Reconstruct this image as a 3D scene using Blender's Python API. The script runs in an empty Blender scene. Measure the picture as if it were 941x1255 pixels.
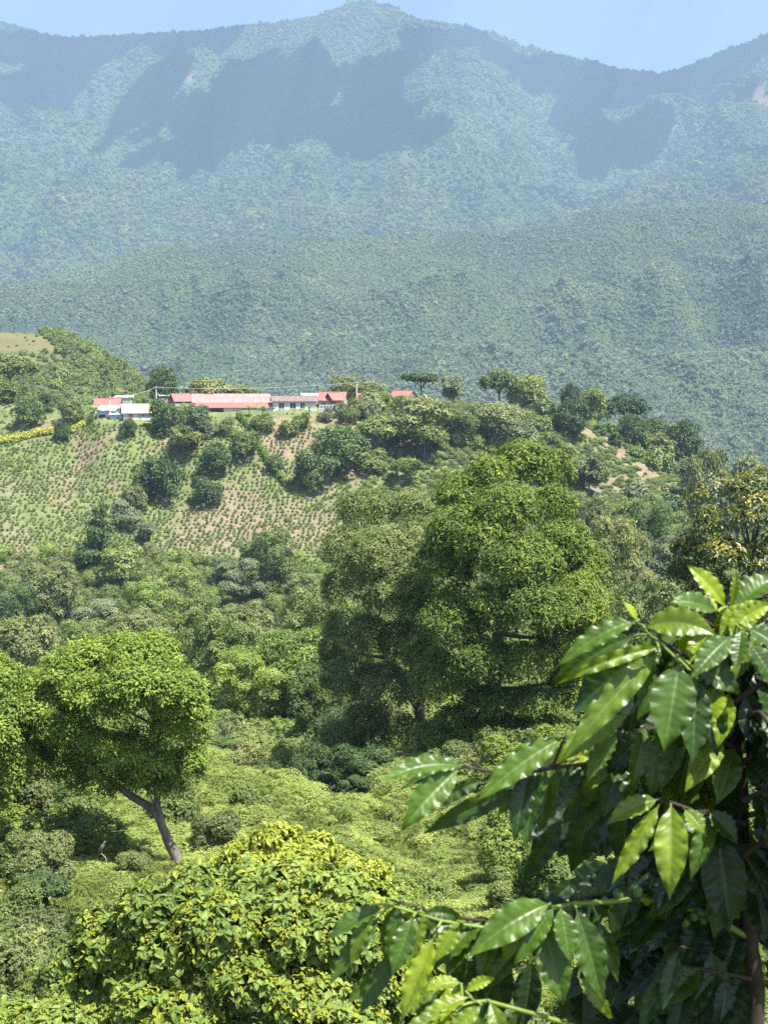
SKY_STRENGTH = 0.086
SUN_STRENGTH = 5.0
EXPOSURE = 1.95
HAZE_DENSITY = 1.4e-4
HAZE_COLOR = (0.30, 0.455, 0.645)
HAZE_TOP = 2180.0
import bpy, math, random
import numpy as np
R = math.radians
scene = bpy.context.scene
col = scene.collection

# ------------------------------------------------------------------ camera model of the photograph
F, CX, CY = 1822.0, 470.5, 627.5
PITCH = math.atan((CY - 470.0) / F)
cp, sp = math.cos(PITCH), math.sin(PITCH)

def ray(px, py):
    """direction with y == 1 for a point of the photograph (camera at the origin looking along +y)"""
    u = (np.asarray(px, float) - CX) / F
    v = (CY - np.asarray(py, float)) / F
    y = cp + v * sp
    z = v * cp - sp
    return u / y, z / y

def at(px, py, Y):
    a, b = ray(px, py)
    return np.stack([a * Y, np.asarray(Y, float) + 0 * a, b * Y], -1)

def project(x, y, z):
    x = np.asarray(x, float); y = np.asarray(y, float); z = np.asarray(z, float)
    d = y * cp - z * sp
    return CX + F * x / d, CY - F * (y * sp + z * cp) / d

# ------------------------------------------------------------------ numbers
def lattice_noise(seed):
    rng = np.random.RandomState(seed)
    g = rng.rand(256, 256)
    def f(x, y):
        xi = np.floor(x).astype(int); yi = np.floor(y).astype(int)
        fx = x - xi; fy = y - yi
        fx = fx * fx * fx * (fx * (fx * 6 - 15) + 10); fy = fy * fy * fy * (fy * (fy * 6 - 15) + 10)
        a = g[xi & 255, yi & 255]; b = g[(xi + 1) & 255, yi & 255]
        c = g[xi & 255, (yi + 1) & 255]; d = g[(xi + 1) & 255, (yi + 1) & 255]
        return (a * (1 - fx) + b * fx) * (1 - fy) + (c * (1 - fx) + d * fx) * fy
    return f

def fbm(x, y, seed=1, octaves=5, gain=0.5, ridged=False):
    f = lattice_noise(seed); s = 0; a = 1; t = 0
    x = np.asarray(x, float); y = np.asarray(y, float)
    for k in range(octaves):
        n = f(x * 2 ** k + 17.3 * k, y * 2 ** k - 9.1 * k) * 2 - 1
        if ridged: n = 1 - 2 * np.abs(n)
        s = s + a * n; t += a; a *= gain
    return s / t

class TPS:
    """thin plate spline through (u, v) -> z"""
    def __init__(self, u, v, z, reg=1e-4):
        P = np.stack([u, v], -1); n = len(P)
        K = self.k(P, P) + reg * np.eye(n)
        A = np.zeros((n + 3, n + 3)); A[:n, :n] = K
        A[:n, n] = 1; A[:n, n + 1:] = P; A[n, :n] = 1; A[n + 1:, :n] = P.T
        self.w = np.linalg.solve(A, np.concatenate([z, np.zeros(3)])); self.P = P
    def k(self, A, B):
        r2 = ((A[:, None, :] - B[None, :, :]) ** 2).sum(-1)
        return 0.5 * r2 * np.log(r2 + 1e-12)
    def __call__(self, u, v):
        sh = np.shape(u); Q = np.stack([np.ravel(u), np.ravel(v)], -1); n = len(self.P)
        out = np.empty(len(Q))
        for i in range(0, len(Q), 40000):
            q = Q[i:i + 40000]
            out[i:i + 40000] = self.k(q, self.P) @ self.w[:n] + self.w[n] + q @ self.w[n + 1:]
        return out.reshape(sh)

# ------------------------------------------------------------------ near terrain: control points (px, py, depth) of bare ground
GC = [
 # around the viewer
 (-600, None, 4, -3.0), (1500, None, 4, -2.4), (470, None, 3, -2.2), (470, None, 7, -4.6), (-900, None, 10, -7.5), (1700, None, 10, -6.0),
 (200, None, 14, -8.8), (700, None, 14, -8.2), (1300, None, 18, -8.0), (-400, None, 20, -10),
 # left spur and the meadow
 (40, 1255, 26), (180, 1255, 25), (0, 1110, 34), (200, 1120, 33), (110, 1010, 44), (260, 1010, 46), (230, 935, 54), (60, 930, 54), (-250, 1000, 45), (-500, 950, 60),
 (330, 965, 57), (350, 1060, 40), (352, None, 63, -22.5), (380, None, 76, -24), (400, 1010, 60), (450, 968, 68), (500, 1040, 52), (560, 1100, 41), (470, 1150, 33), (640, 1130, 34), (720, 1030, 44), (900, 930, 52),
 (620, 985, 54), (800, 1200, 27), (1150, 900, 55), (1100, 1100, 30), (515, 930, 74), (640, 915, 74), (760, 890, 76), (360, 985, 70, None),
 # into the valley
 (50, 925, 80), (250, 930, 90), (400, 935, 95), (330, 905, 125), (200, 880, 130), (20, 880, 130), (-300, 880, 130), (560, 880, 120), (750, 850, 120), (950, 830, 115), (1250, 790, 110),
 (0, 835, 190), (200, 835, 190), (400, 835, 190), (600, 815, 190), (800, 775, 190), (1000, 745, 190), (1300, 720, 180), (-350, 835, 190),
 (0, 810, 260), (200, 815, 260), (400, 805, 260), (600, 770, 260), (800, 725, 265), (1000, 690, 265), (-350, 800, 260), (1300, 660, 250),
 # the village hill
 (-300, 745, 320), (0, 745, 318), (120, 755, 312), (250, 750, 312), (380, 735, 315), (500, 720, 320), (650, 705, 325), (800, 680, 335), (950, 650, 340), (1250, 620, 330),
 (0, 640, 362), (100, 640, 362), (200, 640, 364), (300, 635, 366), (400, 625, 370), (500, 612, 378), (620, 610, 385), (740, 615, 392), (860, 620, 400), (980, 620, 400), (-300, 650, 355),
 (0, 540, 402), (60, 527, 404), (120, 512, 405), (170, 518, 402), (240, 512, 405), (300, 506, 409), (365, 505, 411), (430, 504, 415), (500, 505, 420), (580, 512, 424), (650, 518, 428),
 (700, 525, 434), (760, 545, 438), (830, 575, 440), (900, 597, 445), (1000, 615, 445), (300, 560, 389), (400, 560, 392), (100, 575, 388), (200, 575, 386), (500, 552, 402), (620, 560, 407), (740, 590, 412),
 (-300, 520, 410), (1300, 600, 430),
 # the ridge top and the drop behind it
 (-250, 455, 450), (-80, 468, 445), (0, 480, 438), (60, 492, 435), (120, 502, 425), (250, 500, 428), (350, 497, 430), (450, 495, 435), (550, 500, 445), (650, 512, 452), (760, 535, 458), (860, 570, 460), (1000, 605, 465),
 (-200, None, 520, -20), (0, None, 520, -32), (200, None, 500, -30), (400, None, 500, -30), (600, None, 520, -35), (800, None, 530, -50), (1000, None, 530, -60), (1300, None, 520, -60),
 (-300, None, 700, -120), (200, None, 700, -125), (600, None, 700, -130), (1000, None, 700, -150), (1300, None, 700, -150),
 (-300, None, 1100, -230), (400, None, 1100, -230), (1300, None, 1100, -230), (-300, None, 2000, -300), (400, None, 2000, -300), (1300, None, 2000, -300),
]
def gk(x, Y):
    Yc = np.maximum(Y, 2.0)
    return x / (Yc + 4) * 6.0, np.log(Yc + 8) * 2.2
_u, _v, _z = [], [], []
for c in GC:
    px, py, Y = c[:3]
    if len(c) == 4 and c[3] is None: continue
    if py is None: z = c[3]; x = (px - CX) / F * Y
    else: x, _, z = at(px, py, Y)
    a, b = gk(x, Y); _u.append(a); _v.append(b); _z.append(z / (Y + 20.0))
ground_tps = TPS(np.array(_u), np.array(_v), np.array(_z), reg=2e-4)

def ground_z(x, y):
    x = np.asarray(x, float); y = np.asarray(y, float)
    Y = np.clip(y, -6, 2000)
    a, b = gk(x, Y)
    z = ground_tps(np.clip(a, -4.5, 4.5), b) * (np.maximum(Y, 0) + 20.0)
    amp = np.clip(Y / 60.0, 0.05, 1.0)
    z = z + amp * (0.9 * fbm(x / 22, y / 22, 3, 4) + 0.35 * fbm(x / 4.0, y / 4.0, 5, 3))
    return z

# ------------------------------------------------------------------ meshes from arrays
def mesh_from(name, verts, faces, mats, attrs=None, smooth=False, mat_index=None, corner_uv=None):
    """faces: (n, k) array or a list of such arrays with different k"""
    if not isinstance(faces, (list, tuple)): faces = [faces]
    faces = [np.asarray(f, np.int32) for f in faces if len(f)]
    me = bpy.data.meshes.new(name)
    verts = np.asarray(verts, np.float32)
    me.vertices.add(len(verts)); me.vertices.foreach_set('co', verts.ravel())
    nl = sum(f.size for f in faces); npoly = sum(len(f) for f in faces)
    me.loops.add(nl); me.polygons.add(npoly)
    me.loops.foreach_set('vertex_index', np.concatenate([f.ravel() for f in faces]))
    tot = np.concatenate([np.full(len(f), f.shape[1], np.int32) for f in faces])
    st = np.concatenate([[0], np.cumsum(tot)[:-1]]).astype(np.int32)
    me.polygons.foreach_set('loop_start', st)
    for m in (mats if isinstance(mats, (list, tuple)) else [mats]): me.materials.append(m)
    if mat_index is not None: me.polygons.foreach_set('material_index', np.asarray(mat_index, np.int32))
    me.update(calc_edges=True)
    if attrs:
        for k, v in attrs.items():
            v = np.asarray(v, np.float32)
            if v.ndim == 1:
                a = me.attributes.new(k, 'FLOAT', 'POINT'); a.data.foreach_set('value', v)
            else:
                a = me.attributes.new(k, 'FLOAT_VECTOR', 'POINT'); a.data.foreach_set('vector', v.ravel())
    me.polygons.foreach_set('use_smooth', np.full(npoly, smooth, bool))
    me.validate(); me.update()
    return me

def link(name, me, parent=None, kind=None, loc=None):
    o = bpy.data.objects.new(name, me); col.objects.link(o)
    if parent is not None: o.parent = parent
    if kind: o['kind'] = kind
    if loc is not None: o.location = [float(c) for c in loc]
    return o

def tag(o, label, cat, group=None, kind=None):
    o['label'] = label; o['category'] = cat
    if group: o['group'] = group
    if kind: o['kind'] = kind
    return o

def empty(name, loc, label, cat, group=None, rz=0.0):
    o = bpy.data.objects.new(name, None); col.objects.link(o)
    o.location = [float(c) for c in loc]; o.rotation_euler = (0, 0, rz); o.empty_display_size = 0.2
    return tag(o, label, cat, group)

def grid_faces(nr, nc):
    i = np.arange(nr - 1)[:, None] * nc + np.arange(nc - 1)[None, :]
    return np.stack([i, i + 1, i + 1 + nc, i + nc], -1).reshape(-1, 4)

class Tubes:
    """tapered tubes gathered into one mesh"""
    def __init__(s): s.v = []; s.f = []; s.n = 0
    def tube(s, pts, radii, k=8, cap=True):
        P = np.asarray(pts, float); n = len(P); r = np.asarray(radii, float)
        T = np.gradient(P, axis=0); T /= np.linalg.norm(T, axis=1)[:, None] + 1e-9
        ref = np.array([0.31, 0.2, 0.93]) if abs(T[0][2]) < 0.8 else np.array([1.0, 0.1, 0.05])
        A = np.cross(T, ref); A /= np.linalg.norm(A, axis=1)[:, None] + 1e-9
        B = np.cross(T, A)
        th = np.arange(k) / k * 2 * math.pi
        V = P[:, None, :] + r[:, None, None] * (np.cos(th)[None, :, None] * A[:, None, :] + np.sin(th)[None, :, None] * B[:, None, :])
        i = np.arange(n - 1)[:, None] * k; j = np.arange(k)[None, :]; j2 = (np.arange(k)[None, :] + 1) % k
        Fq = np.stack([i + j, i + j2, i + k + j2, i + k + j], -1).reshape(-1, 4) + s.n
        V = V.reshape(-1, 3)
        s.v.append(V); s.f.append(Fq); s.n += len(V)
    def mesh(s, name, mat): return mesh_from(name, np.concatenate(s.v), np.concatenate(s.f), mat, smooth=True)

def bez(p0, p1, p2, n):
    t = np.linspace(0, 1, n)[:, None]
    return (1 - t) ** 2 * np.asarray(p0, float) + 2 * t * (1 - t) * np.asarray(p1, float) + t * t * np.asarray(p2, float)

# ------------------------------------------------------------------ materials
def new_mat(name):
    m = bpy.data.materials.new(name); m.use_nodes = True
    nt = m.node_tree; nt.nodes.clear()
    return m, nt, nt.nodes, nt.links

def ramp(nd, stops):
    r = nd.new('ShaderNodeValToRGB'); e = r.color_ramp.elements
    while len(e) < len(stops): e.new(0.5)
    for el, (p, c) in zip(e, stops): el.position = p; el.color = (*c, 1)
    return r

def foliage(name, stops, rough=0.5, transl=0.3, spec=0.35, flush=None, hue=0.012, val=0.25, veins=False, gain=1.38, patch=None):
    """leaf material; 'tint' picks the leaf's own colour, 'flush' marks young leaves"""
    m, nt, nd, lk = new_mat(name)
    a = nd.new('ShaderNodeAttribute'); a.attribute_name = 'tint'
    def soft(c_):                                # real leaves are duller than pure green
        lum = .2126 * c_[0] + .7152 * c_[1] + .0722 * c_[2]
        return tuple(min(.4, (k * .93 + lum * .07) * gain * w_) for k, w_ in zip(c_, (1.06, 1.02, 1.0)))
    stops = [(q, soft(c_)) for q, c_ in stops]
    r = ramp(nd, stops); lk.new(a.outputs['Fac'], r.inputs[0])
    c = r.outputs[0]
    if flush:
        fa = nd.new('ShaderNodeAttribute'); fa.attribute_name = 'flush'
        mx = nd.new('ShaderNodeMix'); mx.data_type = 'RGBA'
        lk.new(fa.outputs['Fac'], mx.inputs[0]); lk.new(c, mx.inputs[6]); mx.inputs[7].default_value = (*flush, 1)
        c = mx.outputs[2]
    oi = nd.new('ShaderNodeObjectInfo')
    hs = nd.new('ShaderNodeHueSaturation')
    def mr(lo, hi):
        q = nd.new('ShaderNodeMapRange'); q.inputs[3].default_value = lo; q.inputs[4].default_value = hi
        lk.new(oi.outputs['Random'], q.inputs[0]); return q.outputs[0]
    lk.new(mr(0.5 - hue, 0.5 + hue), hs.inputs['Hue']); lk.new(mr(1 + val, 1 - val), hs.inputs['Value'])
    lk.new(c, hs.inputs['Color']); c = hs.outputs[0]
    if patch:                                    # stands of different trees over the slopes
        ge = nd.new('ShaderNodeNewGeometry'); c_prev = c
        for sc_, lo, hi, col_ in patch:
            pn = nd.new('ShaderNodeTexNoise'); pn.inputs['Scale'].default_value = sc_; pn.inputs['Detail'].default_value = 5; pn.inputs['Roughness'].default_value = .6
            lk.new(ge.outputs['Position'], pn.inputs['Vector'])
            q = nd.new('ShaderNodeMapRange'); lk.new(pn.outputs[0], q.inputs[0]); q.inputs[1].default_value = lo; q.inputs[2].default_value = hi; q.inputs[3].default_value = 0; q.inputs[4].default_value = 1
            mx = nd.new('ShaderNodeMix'); mx.data_type = 'RGBA'; mx.blend_type = 'MULTIPLY'; lk.new(q.outputs[0], mx.inputs[0]); lk.new(c_prev, mx.inputs[6]); mx.inputs[7].default_value = (*col_, 1); c_prev = mx.outputs[2]
        c = c_prev
    p = nd.new('ShaderNodeBsdfPrincipled'); lk.new(c, p.inputs['Base Color'])
    p.inputs['Roughness'].default_value = rough; p.inputs['Specular IOR Level'].default_value = spec
    t = nd.new('ShaderNodeBsdfTranslucent')
    g = nd.new('ShaderNodeHueSaturation'); g.inputs['Hue'].default_value = 0.485; g.inputs['Value'].default_value = 1.5; g.inputs['Saturation'].default_value = 1.05
    lk.new(c, g.inputs['Color']); lk.new(g.outputs[0], t.inputs['Color'])
    mix = nd.new('ShaderNodeMixShader'); mix.inputs[0].default_value = transl
    lk.new(p.outputs[0], mix.inputs[1]); lk.new(t.outputs[0], mix.inputs[2])
    if veins:
        va = nd.new('ShaderNodeAttribute'); va.attribute_name = 'leafuv'
        b = nd.new('ShaderNodeBump'); b.inputs['Strength'].default_value = 0.5; b.inputs['Distance'].default_value = 0.004
        sx = nd.new('ShaderNodeSeparateXYZ'); lk.new(va.outputs['Vector'], sx.inputs[0])
        # side veins run forward from the midrib
        ab = nd.new('ShaderNodeMath'); ab.operation = 'ABSOLUTE'; lk.new(sx.outputs[0], ab.inputs[0])
        m1 = nd.new('ShaderNodeMath'); m1.operation = 'MULTIPLY_ADD'; lk.new(ab.outputs[0], m1.inputs[0]); m1.inputs[1].default_value = -0.16; lk.new(sx.outputs[1], m1.inputs[2])
        m2 = nd.new('ShaderNodeMath'); m2.operation = 'MULTIPLY'; lk.new(m1.outputs[0], m2.inputs[0]); m2.inputs[1].default_value = 9 * math.pi * 2
        sn = nd.new('ShaderNodeMath'); sn.operation = 'SINE'; lk.new(m2.outputs[0], sn.inputs[0])
        lk.new(sn.outputs[0], b.inputs['Height']); lk.new(b.outputs[0], p.inputs['Normal'])
        # pale midrib
        mr_ = nd.new('ShaderNodeMapRange'); lk.new(ab.outputs[0], mr_.inputs[0]); mr_.inputs[1].default_value = 0.02; mr_.inputs[2].default_value = 0.07; mr_.inputs[3].default_value = 0.55; mr_.inputs[4].default_value = 0.0
        mm = nd.new('ShaderNodeMix'); mm.data_type = 'RGBA'; lk.new(mr_.outputs[0], mm.inputs[0]); lk.new(c, mm.inputs[6]); mm.inputs[7].default_value = (0.22, 0.34, 0.07, 1)
        nz = nd.new('ShaderNodeTexNoise'); nz.inputs['Scale'].default_value = 60; nz.inputs['Detail'].default_value = 3
        tc = nd.new('ShaderNodeTexCoord'); lk.new(tc.outputs['Object'], nz.inputs['Vector'])
        rr = nd.new('ShaderNodeMapRange'); lk.new(nz.outputs[0], rr.inputs[0]); rr.inputs[3].default_value = rough - 0.1; rr.inputs[4].default_value = rough + 0.14
        lk.new(rr.outputs[0], p.inputs['Roughness'])
        hv = nd.new('ShaderNodeMapRange'); lk.new(nz.outputs[0], hv.inputs[0]); hv.inputs[1].default_value = 0.3; hv.inputs[2].default_value = 0.7; hv.inputs[3].default_value = 0.75; hv.inputs[4].default_value = 1.2
        h2 = nd.new('ShaderNodeHueSaturation'); lk.new(hv.outputs[0], h2.inputs['Value']); lk.new(mm.outputs[2], h2.inputs['Color'])
        lk.new(h2.outputs[0], p.inputs['Base Color'])
    out = nd.new('ShaderNodeOutputMaterial'); lk.new(mix.outputs[0], out.inputs[0])
    return m

def plain(name, base, rough=0.8, var=0.25, scale=3.0, spec=0.3, bump=0.0, coord='Object', stretch=(1, 1, 1), second=None):
    """worn surface: two noise sizes vary the colour"""
    m, nt, nd, lk = new_mat(name)
    tc = nd.new('ShaderNodeTexCoord'); mp = nd.new('ShaderNodeMapping'); mp.inputs['Scale'].default_value = stretch
    lk.new(tc.outputs[coord], mp.inputs[0])
    n1 = nd.new('ShaderNodeTexNoise'); n1.inputs['Scale'].default_value = scale; n1.inputs['Detail'].default_value = 6; n1.inputs['Roughness'].default_value = 0.65
    lk.new(mp.outputs[0], n1.inputs['Vector'])
    b = np.array(base); s2 = np.array(second) if second is not None else b * (1 + var)
    r = ramp(nd, [(0.3, tuple(b * (1 - var))), (0.7, tuple(np.minimum(s2, 0.9)))]); lk.new(n1.outputs[0], r.inputs[0])
    p = nd.new('ShaderNodeBsdfPrincipled'); lk.new(r.outputs[0], p.inputs['Base Color'])
    p.inputs['Roughness'].default_value = rough; p.inputs['Specular IOR Level'].default_value = spec
    if bump:
        bp = nd.new('ShaderNodeBump'); bp.inputs['Strength'].default_value = bump; lk.new(n1.outputs[0], bp.inputs['Height']); lk.new(bp.outputs[0], p.inputs['Normal'])
    out = nd.new('ShaderNodeOutputMaterial'); lk.new(p.outputs[0], out.inputs[0])
    return m

M = {}
M['bark'] = plain('bark', (0.14, 0.122, 0.105), 0.9, 0.45, 6.0, 0.2, 0.5, stretch=(1, 1, 0.3))
M['bark_pale'] = plain('bark_pale', (0.32, 0.28, 0.23), 0.9, 0.35, 6.0, 0.2, 0.5, stretch=(1, 1, 0.3))
M['twig'] = plain('twig', (0.11, 0.10, 0.045), 0.7, 0.4, 40.0, 0.3, 0.3)
# ------------------------------------------------------------------ world, sun, camera
SUN_EL, SUN_AZ = R(64), R(124)           # azimuth clockwise from +y (straight ahead): right and slightly behind
sun_dir = np.array([math.cos(SUN_EL) * math.sin(SUN_AZ), math.cos(SUN_EL) * math.cos(SUN_AZ), math.sin(SUN_EL)])
w = bpy.data.worlds.new('World'); scene.world = w; w.use_nodes = True
nt = w.node_tree; nt.nodes.clear()
sk = nt.nodes.new('ShaderNodeTexSky'); sk.sky_type = 'NISHITA'; sk.sun_disc = False
sk.sun_elevation = SUN_EL; sk.sun_rotation = SUN_AZ; sk.altitude = 1200; sk.dust_density = 5.0; sk.air_density = 1.0; sk.ozone_density = 0.9
bg = nt.nodes.new('ShaderNodeBackground'); bg.inputs[1].default_value = SKY_STRENGTH
wo = nt.nodes.new('ShaderNodeOutputWorld')
nt.links.new(sk.outputs[0], bg.inputs[0]); nt.links.new(bg.outputs[0], wo.inputs[0])
sl = bpy.data.lights.new('sun', 'SUN'); sl.energy = SUN_STRENGTH; sl.angle = R(0.53); sl.color = (1.0, 0.95, 0.87)
so = bpy.data.objects.new('sun', sl); col.objects.link(so)
from mathutils import Vector
so.rotation_euler = Vector(sun_dir).to_track_quat('Z', 'Y').to_euler()
so.location = (0, 0, 300)

cam = bpy.data.cameras.new('camera'); co = bpy.data.objects.new('camera', cam); col.objects.link(co)
cam.sensor_fit = 'VERTICAL'; cam.sensor_height = 36.0; cam.sensor_width = 27.0
cam.lens = 36.0 * F / 1255.0
cam.clip_start = 0.05; cam.clip_end = 40000
co.location = (0, 0, 0); co.rotation_euler = (math.pi / 2 - PITCH, 0, 0)
cam.dof.use_dof = True; cam.dof.focus_distance = 90.0; cam.dof.aperture_fstop = 19.0
scene.camera = co
vs = scene.view_settings; vs.view_transform = 'Standard'; vs.look = 'None'; vs.gamma = 1.0; vs.exposure = EXPOSURE; vs.use_curve_mapping = False
cy = scene.cycles
cy.max_bounces = 5; cy.diffuse_bounces = 3; cy.glossy_bounces = 2; cy.transmission_bounces = 3; cy.transparent_max_bounces = 8; cy.volume_bounces = 0
cy.use_denoising = False; cy.denoiser = 'OPENIMAGEDENOISE'; cy.denoising_prefilter = 'ACCURATE'; cy.denoising_input_passes = 'RGB_ALBEDO_NORMAL'
cy.use_adaptive_sampling = False; cy.caustics_reflective = False; cy.caustics_refractive = False
cy.sample_clamp_indirect = 4.0
scene.render.use_persistent_data = False

# ------------------------------------------------------------------ haze: one closed box of thin even air
def box_mesh(name, lo, hi, mat):
    x0, y0, z0 = lo; x1, y1, z1 = hi
    v = [(x0, y0, z0), (x1, y0, z0), (x1, y1, z0), (x0, y1, z0), (x0, y0, z1), (x1, y0, z1), (x1, y1, z1), (x0, y1, z1)]
    f = [(0, 3, 2, 1), (4, 5, 6, 7), (0, 1, 5, 4), (1, 2, 6, 5), (2, 3, 7, 6), (3, 0, 4, 7)]
    return mesh_from(name, v, np.array(f), mat)
hm, hnt, hnd, hlk = new_mat('haze_air')
pv = hnd.new('ShaderNodeVolumePrincipled'); pv.inputs['Color'].default_value = (*HAZE_COLOR, 1); pv.inputs['Density'].default_value = HAZE_DENSITY
pv.inputs['Anisotropy'].default_value = 0.0
ho = hnd.new('ShaderNodeOutputMaterial'); hlk.new(pv.outputs[0], ho.inputs['Volume'])
haze = link('haze', box_mesh('haze', (-9000, -700, -480), (9000, 13400, HAZE_TOP), hm), kind='stuff')
tag(haze, 'pale blue haze filling the valley air', 'haze', kind='stuff')

# ------------------------------------------------------------------ patches of bare soil on the hill, outlined where they lie (px, py, rx, ry, tilt degrees, strength)
DIRT = [(345, 545, 26, 30, -20, 1.0), (375, 530, 18, 18, 0, .9), (410, 513, 36, 7, 0, .9), (330, 514, 30, 6, 0, .7), (428, 545, 10, 16, 0, .8), (322, 575, 10, 26, -25, .6), (215, 548, 26, 12, 0, .7), (372, 575, 14, 22, 0, .8), (440, 580, 20, 12, 0, .7), (290, 640, 60, 42, -8, .85), (362, 645, 50, 34, 5, .75), (250, 655, 45, 22, 0, .8), (330, 690, 70, 30, 0, .7),
        (112, 556, 7, 40, -42, 1.0), (98, 545, 8, 14, -30, .9), (80, 590, 26, 10, 0, .7), (75, 612, 16, 12, 0, .7), (15, 700, 30, 24, 10, .9), (140, 595, 10, 10, 0, .7),
        (500, 548, 15, 13, 0, 1.0), (530, 556, 10, 8, 0, .6), (715, 528, 14, 5, -15, 1.0), (738, 541, 22, 7, -20, .95), (764, 557, 15, 8, -40, .95), (790, 579, 20, 9, -25, .95), (745, 590, 26, 6, 5, .9), (815, 600, 16, 6, 0, .8), (735, 598, 30, 8, 0, .7),
        (700, 522, 12, 6, 0, .9), (810, 668, 40, 7, -5, .9), (60, 520, 40, 8, 14, .5), (245, 530, 18, 10, 0, .4), (420, 530, 20, 22, 0, .5), (20, 660, 20, 20, 0, .5), (400, 590, 16, 20, 0, .6), (20, 600, 25, 12, 0, .4)]
def dirt_mask(px, py):
    s = np.zeros(np.shape(px))
    n = fbm(np.asarray(px) / 9.0, np.asarray(py) / 6.0, 21, 4)
    for (x, y, rx, ry, t, k) in DIRT:
        c, s_ = math.cos(R(t)), math.sin(R(t))
        dx, dy = px - x, py - y
        a = (dx * c - dy * s_) / rx; b = (dx * s_ + dy * c) / ry
        d = np.sqrt(a * a + b * b)
        s = np.maximum(s, k * np.clip((1.25 - d + 0.55 * n) / 0.5, 0, 1))
    return s

# ------------------------------------------------------------------ the ground, one sheet from under the viewer to the foot of the far hill
rows = np.concatenate([np.linspace(-5, 2, 6), np.geomspace(3, 290, 210), np.linspace(291, 470, 190), np.geomspace(474, 2100, 90)])
bear = np.concatenate([np.linspace(-0.75, -0.32, 30), np.linspace(-0.315, 0.315, 250), np.linspace(0.32, 0.75, 30)])
GX = bear[None, :] * (rows[:, None] + 6); GY = np.repeat(rows[:, None], len(bear), 1)
GZ = ground_z(GX, GY)
gpx, gpy = project(GX, np.maximum(GY, 1.0), GZ)
onhill = (GY > 300) & (GY < 470)
gd = np.where(onhill, dirt_mask(gpx, gpy), 0.0)
gfield = np.where(onhill, np.clip(1.0 - np.abs(GY - 370) / 75.0, 0, 1), 0)
def ground_material():
    m, nt, nd, lk = new_mat('ground_soil_and_grass')
    tc = nd.new('ShaderNodeTexCoord')
    def noise(sc, det=5, rg=0.6):
        n = nd.new('ShaderNodeTexNoise'); n.inputs['Scale'].default_value = sc; n.inputs['Detail'].default_value = det; n.inputs['Roughness'].default_value = rg
        lk.new(tc.outputs['Object'], n.inputs['Vector']); return n.outputs[0]
    def mix(f, a, b):
        x = nd.new('ShaderNodeMix'); x.data_type = 'RGBA'; lk.new(f, x.inputs[0])
        lk.new(a, x.inputs[6]) if not isinstance(a, tuple) else setattr(x.inputs[6], 'default_value', (*a, 1))
        lk.new(b, x.inputs[7]) if not isinstance(b, tuple) else setattr(x.inputs[7], 'default_value', (*b, 1))
        return x.outputs[2]
    g = ramp(nd, [(0.3, (0.066, 0.09, 0.028)), (0.5, (0.11, 0.14, 0.052)), (0.72, (0.18, 0.19, 0.09))]); lk.new(noise(0.25, 8, 0.7), g.inputs[0])
    s = ramp(nd, [(0.3, (0.12, 0.09, 0.06)), (0.55, (0.185, 0.145, 0.098)), (0.75, (0.27, 0.225, 0.16))]); lk.new(noise(0.5, 8, 0.7), s.inputs[0])
    a = nd.new('ShaderNodeAttribute'); a.attribute_name = 'soil'
    c = mix(a.outputs['Fac'], g.outputs[0], s.outputs[0])
    p = nd.new('ShaderNodeBsdfPrincipled'); lk.new(c, p.inputs['Base Color']); p.inputs['Roughness'].default_value = 0.95; p.inputs['Specular IOR Level'].default_value = 0.1
    b = nd.new('ShaderNodeBump'); b.inputs['Strength'].default_value = 0.6; b.inputs['Distance'].default_value = 0.4; lk.new(noise(1.5, 6), b.inputs['Height']); lk.new(b.outputs[0], p.inputs['Normal'])
    o = nd.new('ShaderNodeOutputMaterial'); lk.new(p.outputs[0], o.inputs[0]); return m
M['ground'] = ground_material()
link('ground', mesh_from('ground', np.stack([GX, GY, GZ], -1).reshape(-1, 3), grid_faces(*GX.shape), M['ground'], {'soil': gd.ravel()}, True), kind='structure')

# ------------------------------------------------------------------ far mountains and the wooded hill before them
def px_of(x, y): return CX + F * x / (y * cp)      # bearing as a column of the photograph

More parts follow.
